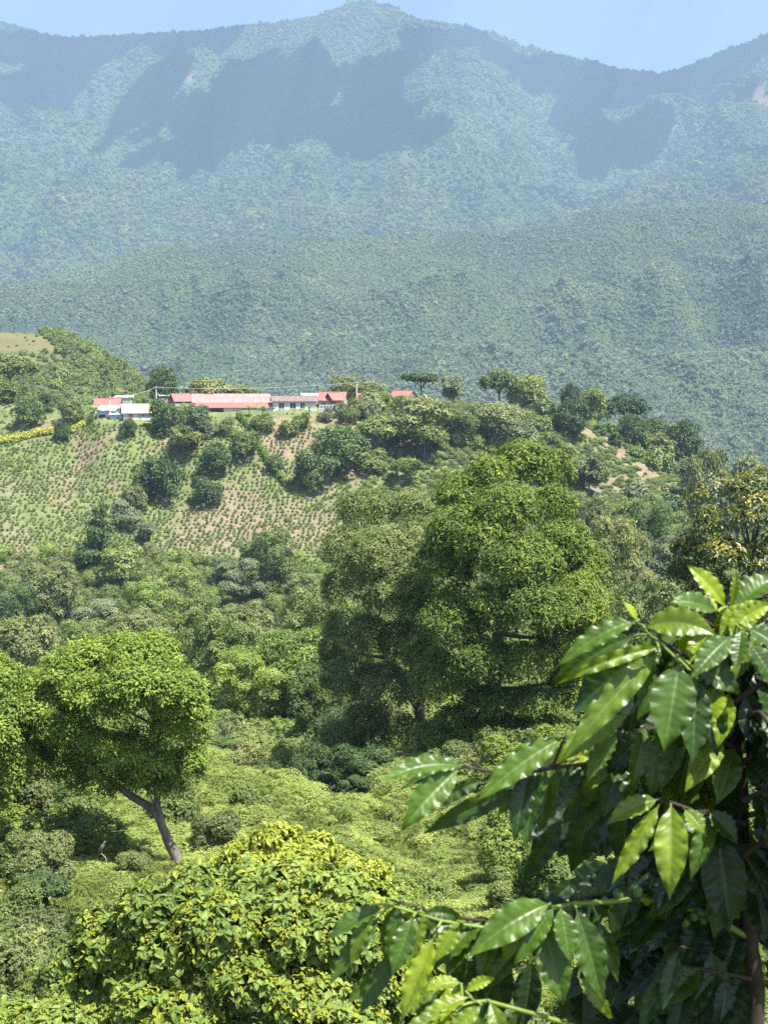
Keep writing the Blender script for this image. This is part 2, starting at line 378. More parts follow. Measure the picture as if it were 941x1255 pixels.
SKY_PX = np.array([-1500, -900, -500, -200, 0, 45, 85, 140, 200, 250, 300, 350, 385, 410, 430, 455, 475, 500, 520, 545, 575, 600, 640, 700, 760, 800, 830, 870, 905, 941, 1050, 1200, 1500, 2000, 2500])
SKY_PY = np.array([150, 60, 20, 0, 20, 34, 43, 42, 38, 35, 29, 24, 19, 8, 0, -2, 2, 16, 23, 26, 30, 38, 54, 70, 82, 88, 82, 64, 50, 35, 0, -30, -20, 40, 150]) + 2.0
MC = []
for p in (-900, -500, -250): MC += [(p, 120, 5400), (p, 220, 4700), (p, 310, 4000)]
for p in (1200, 1500, 1900): MC += [(p, 100, 5200), (p, 200, 4500), (p, 300, 3800)]
MC += [  # spurs come nearer, ravines lie deeper (column, row, depth)
 (0, 90, 5900), (80, 100, 5750), (150, 95, 5900), (225, 90, 5700), (300, 90, 5950), (370, 60, 5900), (385, 110, 5900), (440, 60, 5800), (470, 90, 5650), (540, 80, 5750), (590, 110, 5500), (650, 110, 5950), (720, 130, 6100), (800, 125, 6150), (860, 110, 5800), (941, 95, 5300),
 (0, 170, 5150), (90, 160, 5000), (160, 190, 5400), (240, 160, 5350), (330, 170, 5450), (420, 175, 5250), (500, 160, 5050), (570, 170, 4900), (640, 190, 5250), (700, 190, 5700), (770, 180, 5400), (850, 165, 4900), (941, 160, 4600),
 (0, 250, 4550), (90, 250, 4500), (170, 250, 4750), (260, 245, 4750), (340, 220, 4550), (420, 225, 4450), (490, 225, 4450), (560, 245, 4350), (650, 255, 4600), (710, 245, 5000), (770, 240, 4500), (850, 230, 4250), (941, 230, 4050),
 (0, 330, 4000), (100, 330, 4000), (200, 320, 4100), (300, 300, 4050), (400, 300, 3950), (500, 300, 3900), (600, 310, 3850), (720, 310, 4000), (850, 310, 3700), (941, 310, 3600)]
mu, mv, mz = [], [], []
for (p, r, Y) in MC:
    q = at(p, r, Y); mu.append(p); mv.append(Y); mz.append(q[2])
for p in range(-1500, 2600, 125):
    r = np.interp(p, SKY_PX, SKY_PY); q = at(p, r, 6500.0); mu.append(p); mv.append(6500); mz.append(q[2])
    mu.append(p); mv.append(8600); mz.append(q[2] * 0.45 - 100)
    mu.append(p); mv.append(10200); mz.append(-150)
    mu.append(p); mv.append(3000); mz.append(-150.0)
mtps = TPS(np.array(mu) / 600.0, np.array(mv) / 1500.0, np.array(mz) / 1000.0, reg=3e-4)
def mountain_z(x, y):
    p = px_of(x, y)
    z = mtps(p / 600.0, y / 1500.0) * 1000.0
    wx = x + 140 * fbm(x / 700, y / 700, 41, 3); wy = y + 140 * fbm(x / 700, y / 700, 42, 3)
    away = np.clip(np.abs(y - 6500) / 700.0, 0.0, 1.0)
    z = z + away * (165 * fbm(wx / 440, wy / 1200, 43, 5, 0.56, True)) + 16 * fbm(x / 120, y / 120, 44, 4)
    # keep the crest on the line it has against the sky
    k = np.exp(-((y - 6500) / 500.0) ** 2)
    row = np.interp(p, SKY_PX, SKY_PY); zc = at(p, row, y)[..., 2]
    crest = zc - np.abs(y - 6500) * 0.45 + 10 * fbm(x / 90, y / 400, 45, 3)
    z = z * (1 - k) + np.minimum(z + 200, crest) * k
    return np.minimum(z, zc - 6 + 8 * fbm(x / 60, y / 60, 46, 3))     # nothing stands above the crest line
MS = 1.25                                        # the mountain stands a quarter farther than first laid out
mountain_z0 = mountain_z
def mountain_z(x, y): return mountain_z0(x / MS, y / MS) * MS
FH_PX = np.array([-1200, -500, 0, 60, 130, 200, 270, 330, 420, 520, 600, 640, 700, 760, 800, 870, 941, 1100, 1500, 2200])
FH_PY = np.array([470, 420, 356, 344, 328, 312, 301, 296, 299, 303, 297, 288, 278, 264, 259, 256, 255, 250, 245, 300]) + 3.0
fu, fv, fz = [], [], []
for p in range(-1200, 2201, 100):
    r = np.interp(p, FH_PX, FH_PY); q = at(p, r, 3450.0)
    fu.append(p); fv.append(3450); fz.append(q[2])
    fu.append(p); fv.append(4350); fz.append(q[2] - 255)
    fu.append(p); fv.append(5400); fz.append(-300)
    fu.append(p); fv.append(1400); fz.append(-285)
for (p, r, Y) in [(0, 400, 2030), (100, 390, 1920), (190, 390, 2080), (290, 370, 1880), (400, 380, 2050), (520, 390, 1850), (620, 390, 2050), (720, 370, 1850), (820, 370, 2040), (941, 350, 1850),
                  (0, 450, 1750), (120, 450, 1650), (220, 450, 1800), (300, 440, 1620), (430, 450, 1780), (540, 460, 1580), (650, 470, 1760), (760, 460, 1560), (860, 460, 1740), (960, 440, 1560),
                  (300, 520, 1400), (550, 540, 1350), (800, 540, 1320), (941, 540, 1330)]:
    fu.append(p); fv.append(Y * 1.5); fz.append(at(p, r, Y * 1.5)[2])
ftps = TPS(np.array(fu) / 600.0, np.array(fv) / 1050.0, np.array(fz) / 400.0, reg=3e-4)
def farhill_z(x, y):
    p = px_of(x, y)
    z = ftps(p / 600.0, y / 1050.0) * 400.0
    wx = x + 75 * fbm(x / 375, y / 375, 51, 3); wy = y + 75 * fbm(x / 375, y / 375, 52, 3)
    away = np.clip(np.abs(y - 3450) / 375.0, 0.15, 1.0)
    return z + np.clip(away - .12, .03, 1) * 100 * fbm(wx / 320, wy / 900, 53, 4, 0.5, True) + 6 * fbm(x / 60, y / 60, 54, 3)
farhill_z0 = farhill_z
def farhill_z(x, y): return farhill_z0(x / .95, y / .95) * .95
# left knoll with a brown field, between village and far hill
NH = [(-500, 395, 800), (-250, 392, 780), (-100, 398, 760), (0, 402, 750), (40, 406, 745), (70, 404, 740), (100, 416, 730), (140, 438, 715), (175, 462, 700), (215, 500, 690),
      (-300, 470, 640), (-100, 470, 640), (0, 460, 650), (60, 462, 650), (100, 470, 645), (140, 490, 640), (-300, 540, 560), (0, 540, 560), (150, 560, 570)]
nu, nv, nz = [], [], []
for (p, r, Y) in NH: nu.append(p); nv.append(Y); nz.append(at(p, r, Y)[2])
for (p, Y, z) in [(-400, 1000, -120), (0, 950, -110), (150, 900, -120), (330, 700, -130), (330, 850, -200), (450, 750, -220), (330, 560, -110), (450, 560, -180), (-400, 480, -110), (150, 480, -110)]: nu.append(p); nv.append(Y); nz.append(z)
ntps = TPS(np.array(nu) / 200.0, np.array(nv) / 150.0, np.array(nz) / 60.0, reg=1e-3)
def knoll_z(x, y):
    return ntps(px_of(x, y) / 200.0, y / 150.0) * 60.0 - 3.0 + 2.0 * fbm(x / 35, y / 35, 61, 4)

def slope_material(name, green, soil):
    m, nt, nd, lk = new_mat(name)
    tc = nd.new('ShaderNodeTexCoord'); n = nd.new('ShaderNodeTexNoise'); n.inputs['Scale'].default_value = 0.02; n.inputs['Detail'].default_value = 8; n.inputs['Roughness'].default_value = 0.7
    lk.new(tc.outputs['Object'], n.inputs['Vector'])
    g = ramp(nd, [(0.3, tuple(np.array(green) * 0.7)), (0.7, tuple(np.array(green) * 1.4))]); lk.new(n.outputs[0], g.inputs[0])
    s = ramp(nd, [(0.3, tuple(np.array(soil) * 0.7)), (0.7, tuple(np.array(soil) * 1.25))]); lk.new(n.outputs[0], s.inputs[0])
    a = nd.new('ShaderNodeAttribute'); a.attribute_name = 'soil'
    x = nd.new('ShaderNodeMix'); x.data_type = 'RGBA'; lk.new(a.outputs['Fac'], x.inputs[0]); lk.new(g.outputs[0], x.inputs[6]); lk.new(s.outputs[0], x.inputs[7])
    p = nd.new('ShaderNodeBsdfPrincipled'); lk.new(x.outputs[2], p.inputs['Base Color']); p.inputs['Roughness'].default_value = 0.95; p.inputs['Specular IOR Level'].default_value = 0.05
    o = nd.new('ShaderNodeOutputMaterial'); lk.new(p.outputs[0], o.inputs[0]); return m
M['mountain'] = slope_material('mountain_slope', (0.05, 0.08, 0.025), (0.20, 0.145, 0.11))
M['hillground'] = slope_material('hill_slope', (0.055, 0.085, 0.025), (0.125, 0.118, 0.055))

SCARS = [(232, 97, 6, 6), (194, 195, 4, 6), (934, 117, 10, 14), (820, 158, 8, 2)]
def scar_mask(px, py):
    s = np.zeros(np.shape(px)); n = fbm(np.asarray(px) / 6.0, np.asarray(py) / 6.0, 71, 3)
    for (x, y, a, b) in SCARS: s = np.maximum(s, np.clip((1.2 - np.hypot((px - x) / a, (py - y) / b) + 0.6 * n) / 0.5, 0, 1))
    return s
def sheet(name, zf, ys, bs, mat, maskf=None):
    X = bs[None, :] * ys[:, None]; Y = np.repeat(ys[:, None], len(bs), 1); Z = zf(X, Y)
    px, py = project(X, Y, Z)
    s = maskf(px, py, Y) if maskf else np.zeros(X.shape)
    return link(name, mesh_from(name, np.stack([X, Y, Z], -1).reshape(-1, 3), grid_faces(*X.shape), mat, {'soil': s.ravel()}, True), kind='structure')
sheet('mountain', mountain_z, np.linspace(3000, 10200, 260) * MS, np.linspace(-0.62, 0.62, 420), M['mountain'], lambda px, py, Y: np.where(Y < 6500 * MS, scar_mask(px, py), 0))
sheet('wooded_hill', farhill_z, np.linspace(1400, 5400, 190) * .95, np.linspace(-0.62, 0.62, 260), M['hillground'])
def field_mask(px, py, Y=None):
    n = 6 * fbm(np.asarray(px) / 20, np.asarray(py) / 20, 77, 3)
    edge = 30 + (np.asarray(py) - 403) * 0.95          # the line where field meets wood runs down to the right
    return ((px < edge + 14 + n) & (py < 452 + n) & (py > 395)).astype(float) * np.where(np.asarray(py) < 432 + n, 1.0, 0.5)
sheet('knoll', knoll_z, np.linspace(490, 1000, 130), np.linspace(-0.5, 0.02, 200), M['hillground'], lambda px, py, Y: np.where(Y < 760, field_mask(px, py), 0))

# ------------------------------------------------------------------ clouds, well above the haze and out of the picture, whose shadows lie on the mountain
def icosphere(sub):
    import bmesh
    b = bmesh.new(); bmesh.ops.create_icosphere(b, subdivisions=sub, radius=1.0)
    v = np.array([q.co[:] for q in b.verts]); f = np.array([[q.index for q in p.verts] for p in b.faces]); b.free(); return v, f
def hit_mountain(px, py):
    a, b = ray(px, py)
    ys = np.linspace(3300, 7400, 420) * MS
    d = mountain_z(a * ys, ys) - b * ys
    i = np.argmax(d > 0) if (d > 0).any() else np.argmax(d)
    return np.array([a * ys[i], ys[i], b * ys[i]])
SHADE = [  # column, row, half-width px, half-height px of each puff's shadow
 (175, 150, 32, 22), (215, 140, 42, 30), (260, 165, 50, 42), (310, 155, 45, 38), (350, 165, 45, 34), (410, 168, 45, 25), (460, 172, 40, 20), (515, 168, 32, 16), (240, 205, 28, 14), (180, 195, 22, 12),
 (20, 65, 60, 40), (80, 75, 60, 28), (140, 62, 60, 26), (200, 58, 50, 18), (250, 50, 40, 14), (60, 95, 40, 14), (0, 105, 30, 22),
 (305, 75, 28, 22), (335, 95, 30, 22), (360, 115, 25, 20), (395, 90, 20, 22), (430, 100, 35, 22), (480, 75, 40, 20), (530, 52, 40, 18), (450, 130, 40, 22), (570, 48, 35, 14), (300, 120, 40, 22),
 (620, 75, 36, 16), (680, 100, 40, 28), (740, 110, 48, 36), (800, 120, 45, 34), (700, 155, 32, 32), (740, 175, 42, 32), (850, 100, 40, 28), (900, 80, 40, 22), (935, 62, 30, 16), (720, 205, 24, 18), (780, 165, 36, 26), (655, 95, 25, 18), (880, 112, 24, 14)]
iv, ifc = icosphere(3)
rng = np.random.RandomState(8)
_e = np.random.RandomState(12)
SHADE = SHADE + [(a + _e.uniform(-1, 1) * c, b + _e.uniform(-1, 1) * d, c * _e.uniform(.25, .45), d * _e.uniform(.3, .5)) for (a, b, c, d) in SHADE if b > 60]
V, Fs, n = [], [], 0
ALT = HAZE_TOP + 900.0
for (px, py, hw, hh) in SHADE:
    P = hit_mountain(px, py)
    C = P + sun_dir * ((ALT - P[2]) / sun_dir[2])
    up = hit_mountain(px, py - hh * 0.6); dn = hit_mountain(px, py + hh * 0.6)
    # footprint across and along the slope as the sun sees it
    rx = hw * P[1] / F
    d = (up - dn) - sun_dir * np.dot(up - dn, sun_dir)
    ry = np.clip(np.linalg.norm(d) / 1.2, 70, 520)
    rz = min(rx, ry) * 0.5
    vv = iv.copy()
    k = 1 + 0.45 * fbm(iv[:, 0] * 1.9 + px, iv[:, 1] * 1.7 + iv[:, 2] + py, 81, 4)
    vv = vv * k[:, None] * np.array([rx, ry, rz]); vv += C + rng.uniform(-60, 60, 3) * np.array([0, 0, 1])
    V.append(vv); Fs.append(ifc + n); n += len(vv)
M['cloud'] = plain('cloud_white', (0.85, 0.85, 0.86), 1.0, 0.03, 0.002, 0.0)
cl = link('clouds', mesh_from('clouds', np.concatenate(V), np.concatenate(Fs), M['cloud'], smooth=True), kind='stuff')
tag(cl, 'white fair weather clouds drifting high over the mountain', 'clouds', kind='stuff')
# ------------------------------------------------------------------ foliage: leaf clusters spread through lobes
def unit(v): return v / (np.linalg.norm(v, axis=-1, keepdims=True) + 1e-9)

def leaf_cloud(lobes, ncl, per, L, W, rng, droop=0.5, open_=1.2, up=0.35, low=-0.55, shell=0.35, cull=0.72, bend=False, jit=0.0, flush_p=0.0, sun_top=0.0, rosette=True, core=0, ragged=.05):
    """lobes: (cx, cy, cz, rx, ry, rz). Leaves sit in rosettes on the lobes' outer shells; returns verts, faces, attributes."""
    lb = np.asarray(lobes, float); wgt = (lb[:, 3] * lb[:, 5]) ** 1.0; wgt[:core] *= .10; wgt /= wgt.sum(); ltint = rng.normal(0, .16, len(lb))
    N = int(ncl * 1.6)
    k = rng.choice(len(lb), N, p=wgt)
    d = unit(rng.normal(size=(N, 3)))
    keep = (d[:, 2] > low) | (rng.rand(N) < 0.12); d = d[keep]; k = k[keep]
    rr = 1 - shell * rng.rand(len(d)) ** 1.6 + np.abs(rng.normal(0, ragged, len(d)))
    P = lb[k, :3] + lb[k, 3:] * d * rr[:, None]
    nrm = unit(d / lb[k, 3:] * lb[k, 3:].mean(-1, keepdims=True))
    inside = np.zeros(len(P), bool)
    for j, l in enumerate(lb):
        q = (((P - l[:3]) / l[3:]) ** 2).sum(-1); inside |= (q < cull ** 2) & (k != j)
    k = k[~inside][:ncl]; P = P[~inside][:ncl]; nrm = nrm[~inside][:ncl]; m = len(P)
    nrm = unit(nrm + np.array([0, 0, up]) + rng.normal(0, 0.25, (m, 3)))
    ctint = rng.rand(m) + ltint[k]; cfl = (rng.rand(m) < flush_p * np.clip(0.55 + nrm[:, 2], 0, 1.4)).astype(float)
    # leaves
    n_ = np.repeat(nrm, per, 0); p_ = np.repeat(P, per, 0)
    ref = np.where(np.abs(n_[:, 2:3]) < 0.9, np.array([[0, 0, 1.0]]), np.array([[1.0, 0, 0]]))
    t1 = unit(np.cross(n_, ref)); t2 = np.cross(n_, t1)
    ph = np.tile(np.arange(per) / per * 2 * math.pi, m) + np.repeat(rng.rand(m) * 6.28, per) + rng.normal(0, 0.35, m * per)
    an = open_ + rng.normal(0, 0.3, m * per)
    tang = np.cos(ph)[:, None] * t1 + np.sin(ph)[:, None] * t2
    D = unit(np.cos(an)[:, None] * n_ + np.sin(an)[:, None] * tang + np.array([0, 0, -1.0]) * (droop * rng.uniform(0.4, 1.4, m * per))[:, None])
    S = unit(np.cross(D, n_ + 0.3 * tang + 1e-3)); Nn = np.cross(S, D)
    sc = rng.uniform(0.65, 1.25, m * per) * np.repeat(rng.uniform(0.8, 1.2, m), per)
    l = (L * sc)[:, None]; w_ = (W * sc)[:, None]
    jo = rng.normal(0, 1, p_.shape); jo -= n_ * (jo * n_).sum(-1, keepdims=True) * .6; base = p_ + jo * (jit + 0.12 * L)
    tint = np.clip(np.repeat(ctint, per) * 0.55 + rng.rand(m * per) * 0.45, 0, 1)
    fl = np.repeat(cfl, per) * rng.uniform(0.45, 1.0, m * per)
    if not bend:
        mid = base + D * l * 0.48 - Nn * l * 0.02
        v = np.stack([base, mid + S * w_ * 0.5 + Nn * w_ * 0.12, base + D * l - Nn * l * 0.12, mid - S * w_ * 0.5 + Nn * w_ * 0.12], 1)
        n4 = len(v); f = np.arange(n4 * 4).reshape(-1, 4)
        return v.reshape(-1, 3), f, {'tint': np.repeat(tint, 4), 'flush': np.repeat(fl, 4)}
    # curved blade: three cross rows of three, folded along the midrib
    ts = np.array([0.0, 0.22, 0.5, 0.78, 1.0]); ws = np.array([0.06, 0.42, 0.5, 0.36, 0.02]); cv = np.array([0, 0.04, 0.0, -0.12, -0.3])
    rows_ = []
    for t, ww, c in zip(ts, ws, cv):
        c0 = base + D * l * t + Nn * l * c
        wob = (rng.normal(0, 0.05, len(l)) * 1)[:, None] * l
        rows_ += [c0 - S * w_ * ww + Nn * (w_ * ww * 0.35 + wob), c0, c0 + S * w_ * ww + Nn * (w_ * ww * 0.35 - wob)]
    v = np.stack(rows_, 1); n15 = len(v)
    loc = np.array([[3 * r + c, 3 * r + c + 1, 3 * r + c + 4, 3 * r + c + 3] for r in range(4) for c in range(2)])
    f = (np.arange(n15)[:, None, None] * 15 + loc[None]).reshape(-1, 4)
    uv = np.array([[s, t, 0] for t in ts for s in (-1, 0, 1)])
    return v.reshape(-1, 3), f, {'tint': np.repeat(tint, 15), 'flush': np.repeat(fl, 15), 'leafuv': np.tile(uv, (n15, 1))}

def lobes_for(style, rng):
    """crown lobes inside a unit box: width 1 across, z from 0 (ground) to 1 (top)"""
    L = []
    if style == 'round':
        L.append((0, 0, .58, .34, .34, .34))
        for i in range(11):
            a = rng.rand() * 6.28; z = rng.uniform(.33, .86); q = math.sqrt(max(0, 1 - ((z - .58) / .42) ** 2)) * .36
            r = rng.uniform(.13, .2); L.append((math.cos(a) * q, math.sin(a) * q, z, r, r, r * .85))
    elif style == 'broad':
        L.append((0, 0, .68, .34, .34, .2))
        for i in range(13):
            a = rng.rand() * 6.28; q = rng.uniform(.12, .4); r = rng.uniform(.12, .2)
            L.append((math.cos(a) * q, math.sin(a) * q, .84 - .55 * q ** 1.3 - rng.rand() * .2, r, r, r * .6))
    elif style == 'full':
        L.append((0, 0, .55, .33, .33, .36))
        for i in range(20):
            a = i * 2.4 + rng.rand(); z = .14 + .74 * (i / 19); q = rng.uniform(.22, .40) * math.sqrt(max(.12, 1.08 - ((z - .48) / .55) ** 2)); r = rng.uniform(.11, .19)
            L.append((math.cos(a) * q, math.sin(a) * q, z, r, r, r * .75))
    elif style == 'umbrella':
        for i in range(10):
            a = i * 2.4; q = .38 * math.sqrt((i + .3) / 10); r = rng.uniform(.13, .2)
            L.append((math.cos(a) * q, math.sin(a) * q, .84 - .12 * q + rng.normal(0, .02), r, r, .1))
    elif style == 'loose':
        for i in range(16):
            a = rng.rand() * 6.28; z = rng.uniform(.35, .92); q = rng.uniform(.1, .42) * (1.1 - abs(z - .6)); r = rng.uniform(.09, .17)
            L.append((math.cos(a) * q, math.sin(a) * q, z, r, r, r * .6))
    elif style == 'tall':
        for i in range(18):
            z = .25 + .72 * i / 17; q = .34 * (1 - (z - .25) ** 1.5 * .9) * rng.uniform(.2, 1); a = i * 2.4 + rng.rand(); r = .2 * (1.15 - z * .8)
            L.append((math.cos(a) * q, math.sin(a) * q, z, r, r, r * .32))
    elif style == 'layered':
        for i in range(20):
            a = i * 2.4 + rng.rand(); z = .12 + .80 * (i / 19); q = rng.uniform(.05, .42) * math.sqrt(max(.1, 1.12 - ((z - .45) / .6) ** 2)); r = rng.uniform(.14, .2)
            L.append((math.cos(a) * q, math.sin(a) * q, z, r, r, r * .45))
    elif style == 'shrub':
        L.append((0, 0, .38, .36, .36, .34))
        for i in range(9):
            a = rng.rand() * 6.28; q = rng.uniform(.1, .36); r = rng.uniform(.14, .22)
            L.append((math.cos(a) * q, math.sin(a) * q, rng.uniform(.2, .75), r, r, r * 1.1))
    return L

def trunk_for(lobes, rng, thick, lean=(0, 0), stems=1, mat=None, k=7, nlimb=9):
    T = Tubes(); lb = sorted(lobes, key=lambda l: -l[3])
    top = max(l[2] for l in lobes)
    fork = .45 * min(l[2] for l in lobes) + .12
    hub = np.array([lean[0], lean[1], fork])
    T.tube(bez((0, 0, -0.08), (lean[0] * .2, lean[1] * .2, fork * .5), hub, 8), np.linspace(thick * 1.25, thick * .8, 8), k)
    for l in lb[:nlimb]:
        p = np.array(l[:3]); c = (hub + p) / 2 + np.array([0, 0, .06]) + rng.normal(0, .02, 3)
        T.tube(bez(hub - np.array([0, 0, .02]), c, p + np.array([0, 0, l[5] * .4]), 8), np.linspace(thick * .6, thick * .08, 8), max(4, k - 2))
    return T

PROTO = {}
def proto(key, style, mat, seed, ncl, per, L, W, thick=.022, bark='bark', **kw):
    rng = np.random.RandomState(seed); lb = lobes_for(style, rng)
    v, f, at_ = leaf_cloud(lb, ncl, per, L, W, rng, **kw)
    PROTO[key] = (mesh_from(key + '_crown', v, f, M[mat], at_), trunk_for(lb, rng, thick).mesh(key + '_trunk', M[bark]), seed)

# leaf materials: base colours of the kinds
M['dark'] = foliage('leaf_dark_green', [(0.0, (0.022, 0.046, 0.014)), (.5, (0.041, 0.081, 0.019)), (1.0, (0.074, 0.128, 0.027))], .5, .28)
M['mid'] = foliage('leaf_mid_green', [(0.0, (.046, .076, .015)), (.5, (.084, .128, .024)), (1.0, (.145, .19, .040))], .55, .27)
M['olive'] = foliage('leaf_olive', [(0.0, (.050, .072, .020)), (.5, (.096, .126, .034)), (1.0, (.165, .19, .058))], .6, .26)
M['grey'] = foliage('leaf_grey_green', [(0.0, (.055, .080, .036)), (.5, (.10, .135, .06)), (1.0, (.17, .205, .10))], .6, .26)
M['bright'] = foliage('leaf_bright_green', [(0.0, (.048, .088, .012)), (.5, (.095, .155, .020)), (1.0, (.165, .225, .036))], .55, .28)
M['lime'] = foliage('leaf_lime', [(0.0, (0.135, 0.230, 0.016)), (.5, (0.257, 0.365, 0.027)), (1.0, (0.405, 0.486, 0.047))], .5, .35)
M['wood'] = foliage('leaf_far_wood', [(0.0, (.066, .092, .034)), (.5, (.100, .132, .048)), (1.0, (.150, .185, .068))], .8, .2, spec=.05, hue=.03, val=.22, patch=[(.004, .46, .62, (.70, .80, .80)), (.0017, .5, .62, (1.25, 1.2, .95))])
M['hillwood'] = foliage('leaf_hill_wood', [(0.0, (.070, .100, .058)), (.5, (.104, .142, .082)), (1.0, (.148, .186, .108))], .8, .2, spec=.05, hue=.025, val=.2, patch=[(.005, .46, .62, (.74, .84, .86)), (.002, .5, .62, (1.2, 1.18, 1.0))])

LDL = dict(ncl=420, per=11, L=.06, W=.036, jit=.028)       # trees seen small
K = [('dark_round', 'full', 'dark'), ('mid_round', 'round', 'mid'), ('olive_broad', 'broad', 'olive'), ('mid_broad', 'broad', 'mid'), ('dark_broad', 'broad', 'dark'), ('grey_loose', 'loose', 'grey'),
     ('olive_loose', 'loose', 'olive'), ('dark_tall', 'tall', 'dark'), ('dark_umbrella', 'umbrella', 'dark'), ('bright_broad', 'broad', 'bright'), ('olive_shrub', 'shrub', 'olive'), ('mid_shrub', 'shrub', 'mid'), ('dark_shrub', 'shrub', 'dark'), ('grey_shrub', 'shrub', 'grey'), ('bright_shrub', 'shrub', 'bright')]
for i, (k_, st, mt_) in enumerate(K):
    for v_ in range(2):
        proto(f'{k_}_{v_}', st, mt_, 100 + i * 7 + v_, **LDL, droop=.35, open_=1.25)
LDM = dict(ncl=1500, per=15, L=.032, W=.017, jit=.016)     # trees in the valley, seen larger
for i, (k_, st, mt_) in enumerate([('valley_dark', 'full', 'dark'), ('valley_mid', 'full', 'mid'), ('valley_olive', 'full', 'olive'), ('valley_bright', 'layered', 'bright'), ('valley_grey', 'loose', 'grey'), ('valley_round', 'full', 'mid'), ('valley_lightshrub', 'shrub', 'bright'), ('valley_shrub', 'shrub', 'olive')]):
    proto(k_ + '_0', st, mt_, 300 + i, **LDM, droop=.45, open_=1.3)
def bare_proto(key, seed):
    rng = np.random.RandomState(seed); T = Tubes()
    def grow(p, d, ln, r, lev):
        q = p + d * ln; T.tube(bez(p, (p + q) / 2 + rng.normal(0, ln * .06, 3), q, 5), np.linspace(r, r * .6, 5), 5)
        if lev == 0: return
        for i in range(3):
            grow(q, unit(d + rng.normal(0, .55, 3) + np.array([0, 0, .1])), ln * rng.uniform(.55, .8), r * .6, lev - 1)
    grow(np.array([0, 0, -.05]), np.array([0.05, 0, 1.0]), .38, .022, 4)
    PROTO[key] = (None, T.mesh(key + '_trunk', M['bark_pale']), seed)
bare_proto('bare_0', 5); bare_proto('bare_1', 9)

NTREE = 0
def plant(kind, px, top, width, Y, label, cat='tree', group=None, name=None, var=None, sink=0.0, minh=None):
    """a tree whose crown top is seen at (px, top) when it stands at depth Y; it is rooted on the ground there"""
    global NTREE
    NTREE += 1
    a, b = ray(px, top); x = float(a * Y); zt = float(b * Y)
    g = float(ground_z(np.array([x]), np.array([float(Y)]))[0]) - sink
    wd = width * Y / F * 1.06; h = zt - g
    if minh is None: minh = 0.8 * wd
    Y0 = Y
    while top >= 478 and h < minh and Y > Y0 * .88:              # stand it further down the slope until it fits
        Y -= .004 * Y0; x = float(a * Y); zt = float(b * Y); g = float(ground_z(np.array([x]), np.array([float(Y)]))[0]) - sink
        wd = width * Y / F * 1.06; h = zt - g
    if h < minh: print('SHORT', name, label, 'h', round(h, 1), 'w', round(wd, 1), 'ground row', project(x, Y, g)[1]); g = zt - minh; h = minh
    key = f'{kind}_{var if var is not None else NTREE % 2}'
    if key not in PROTO: key = kind + '_0'
    cm, tm, _ = PROTO[key]
    t = empty(name or ('shrub' if cat == 'shrub' else 'tree'), (x, Y, g), label, cat, group, rz=(NTREE * 2.399) % 6.283)
    sc = (wd, wd, h)
    tr = link('trunk', tm, t); tr.scale = sc
    if cm is not None:
        cr = link('crown', cm, t); cr.scale = sc
    return t

# ------------------------------------------------------------------ scattering of uncountable vegetation (geometry nodes instancing)
def lump_mesh(name, mat, seed, nq, L, W, core=True):
    """a small crown of leaf clumps round a rough core, for woods far away"""
    rng = np.random.RandomState(seed)
    lb = [(0, 0, .25, .42, .42, .5)] + [(math.cos(a) * .25, math.sin(a) * .25, rng.uniform(.2, .6), .28, .28, .3) for a in rng.rand(4) * 6.28]
    v, f, at_ = leaf_cloud(lb, nq, 4, L, W, rng, droop=.2, open_=1.35, low=-.2, cull=.8)
    fs = [f]; vs_ = [v]; t = [at_['tint']]; fl = [at_['flush']]
    if core:
        cv, cf = icosphere(2)
        kk = 1 + .25 * fbm(cv[:, 0] * 2 + seed, cv[:, 1] * 2 + cv[:, 2] * 1.3, seed, 3)
        cvv = cv * kk[:, None] * np.array([.33, .33, .40]) + np.array([0, 0, .25])
        fs.append(cf + len(v)); vs_.append(cvv); t.append(np.full(len(cv), .3)); fl.append(np.zeros(len(cv)))
    return mesh_from(name, np.concatenate(vs_), fs, mat, {'tint': np.concatenate(t), 'flush': np.concatenate(fl)})

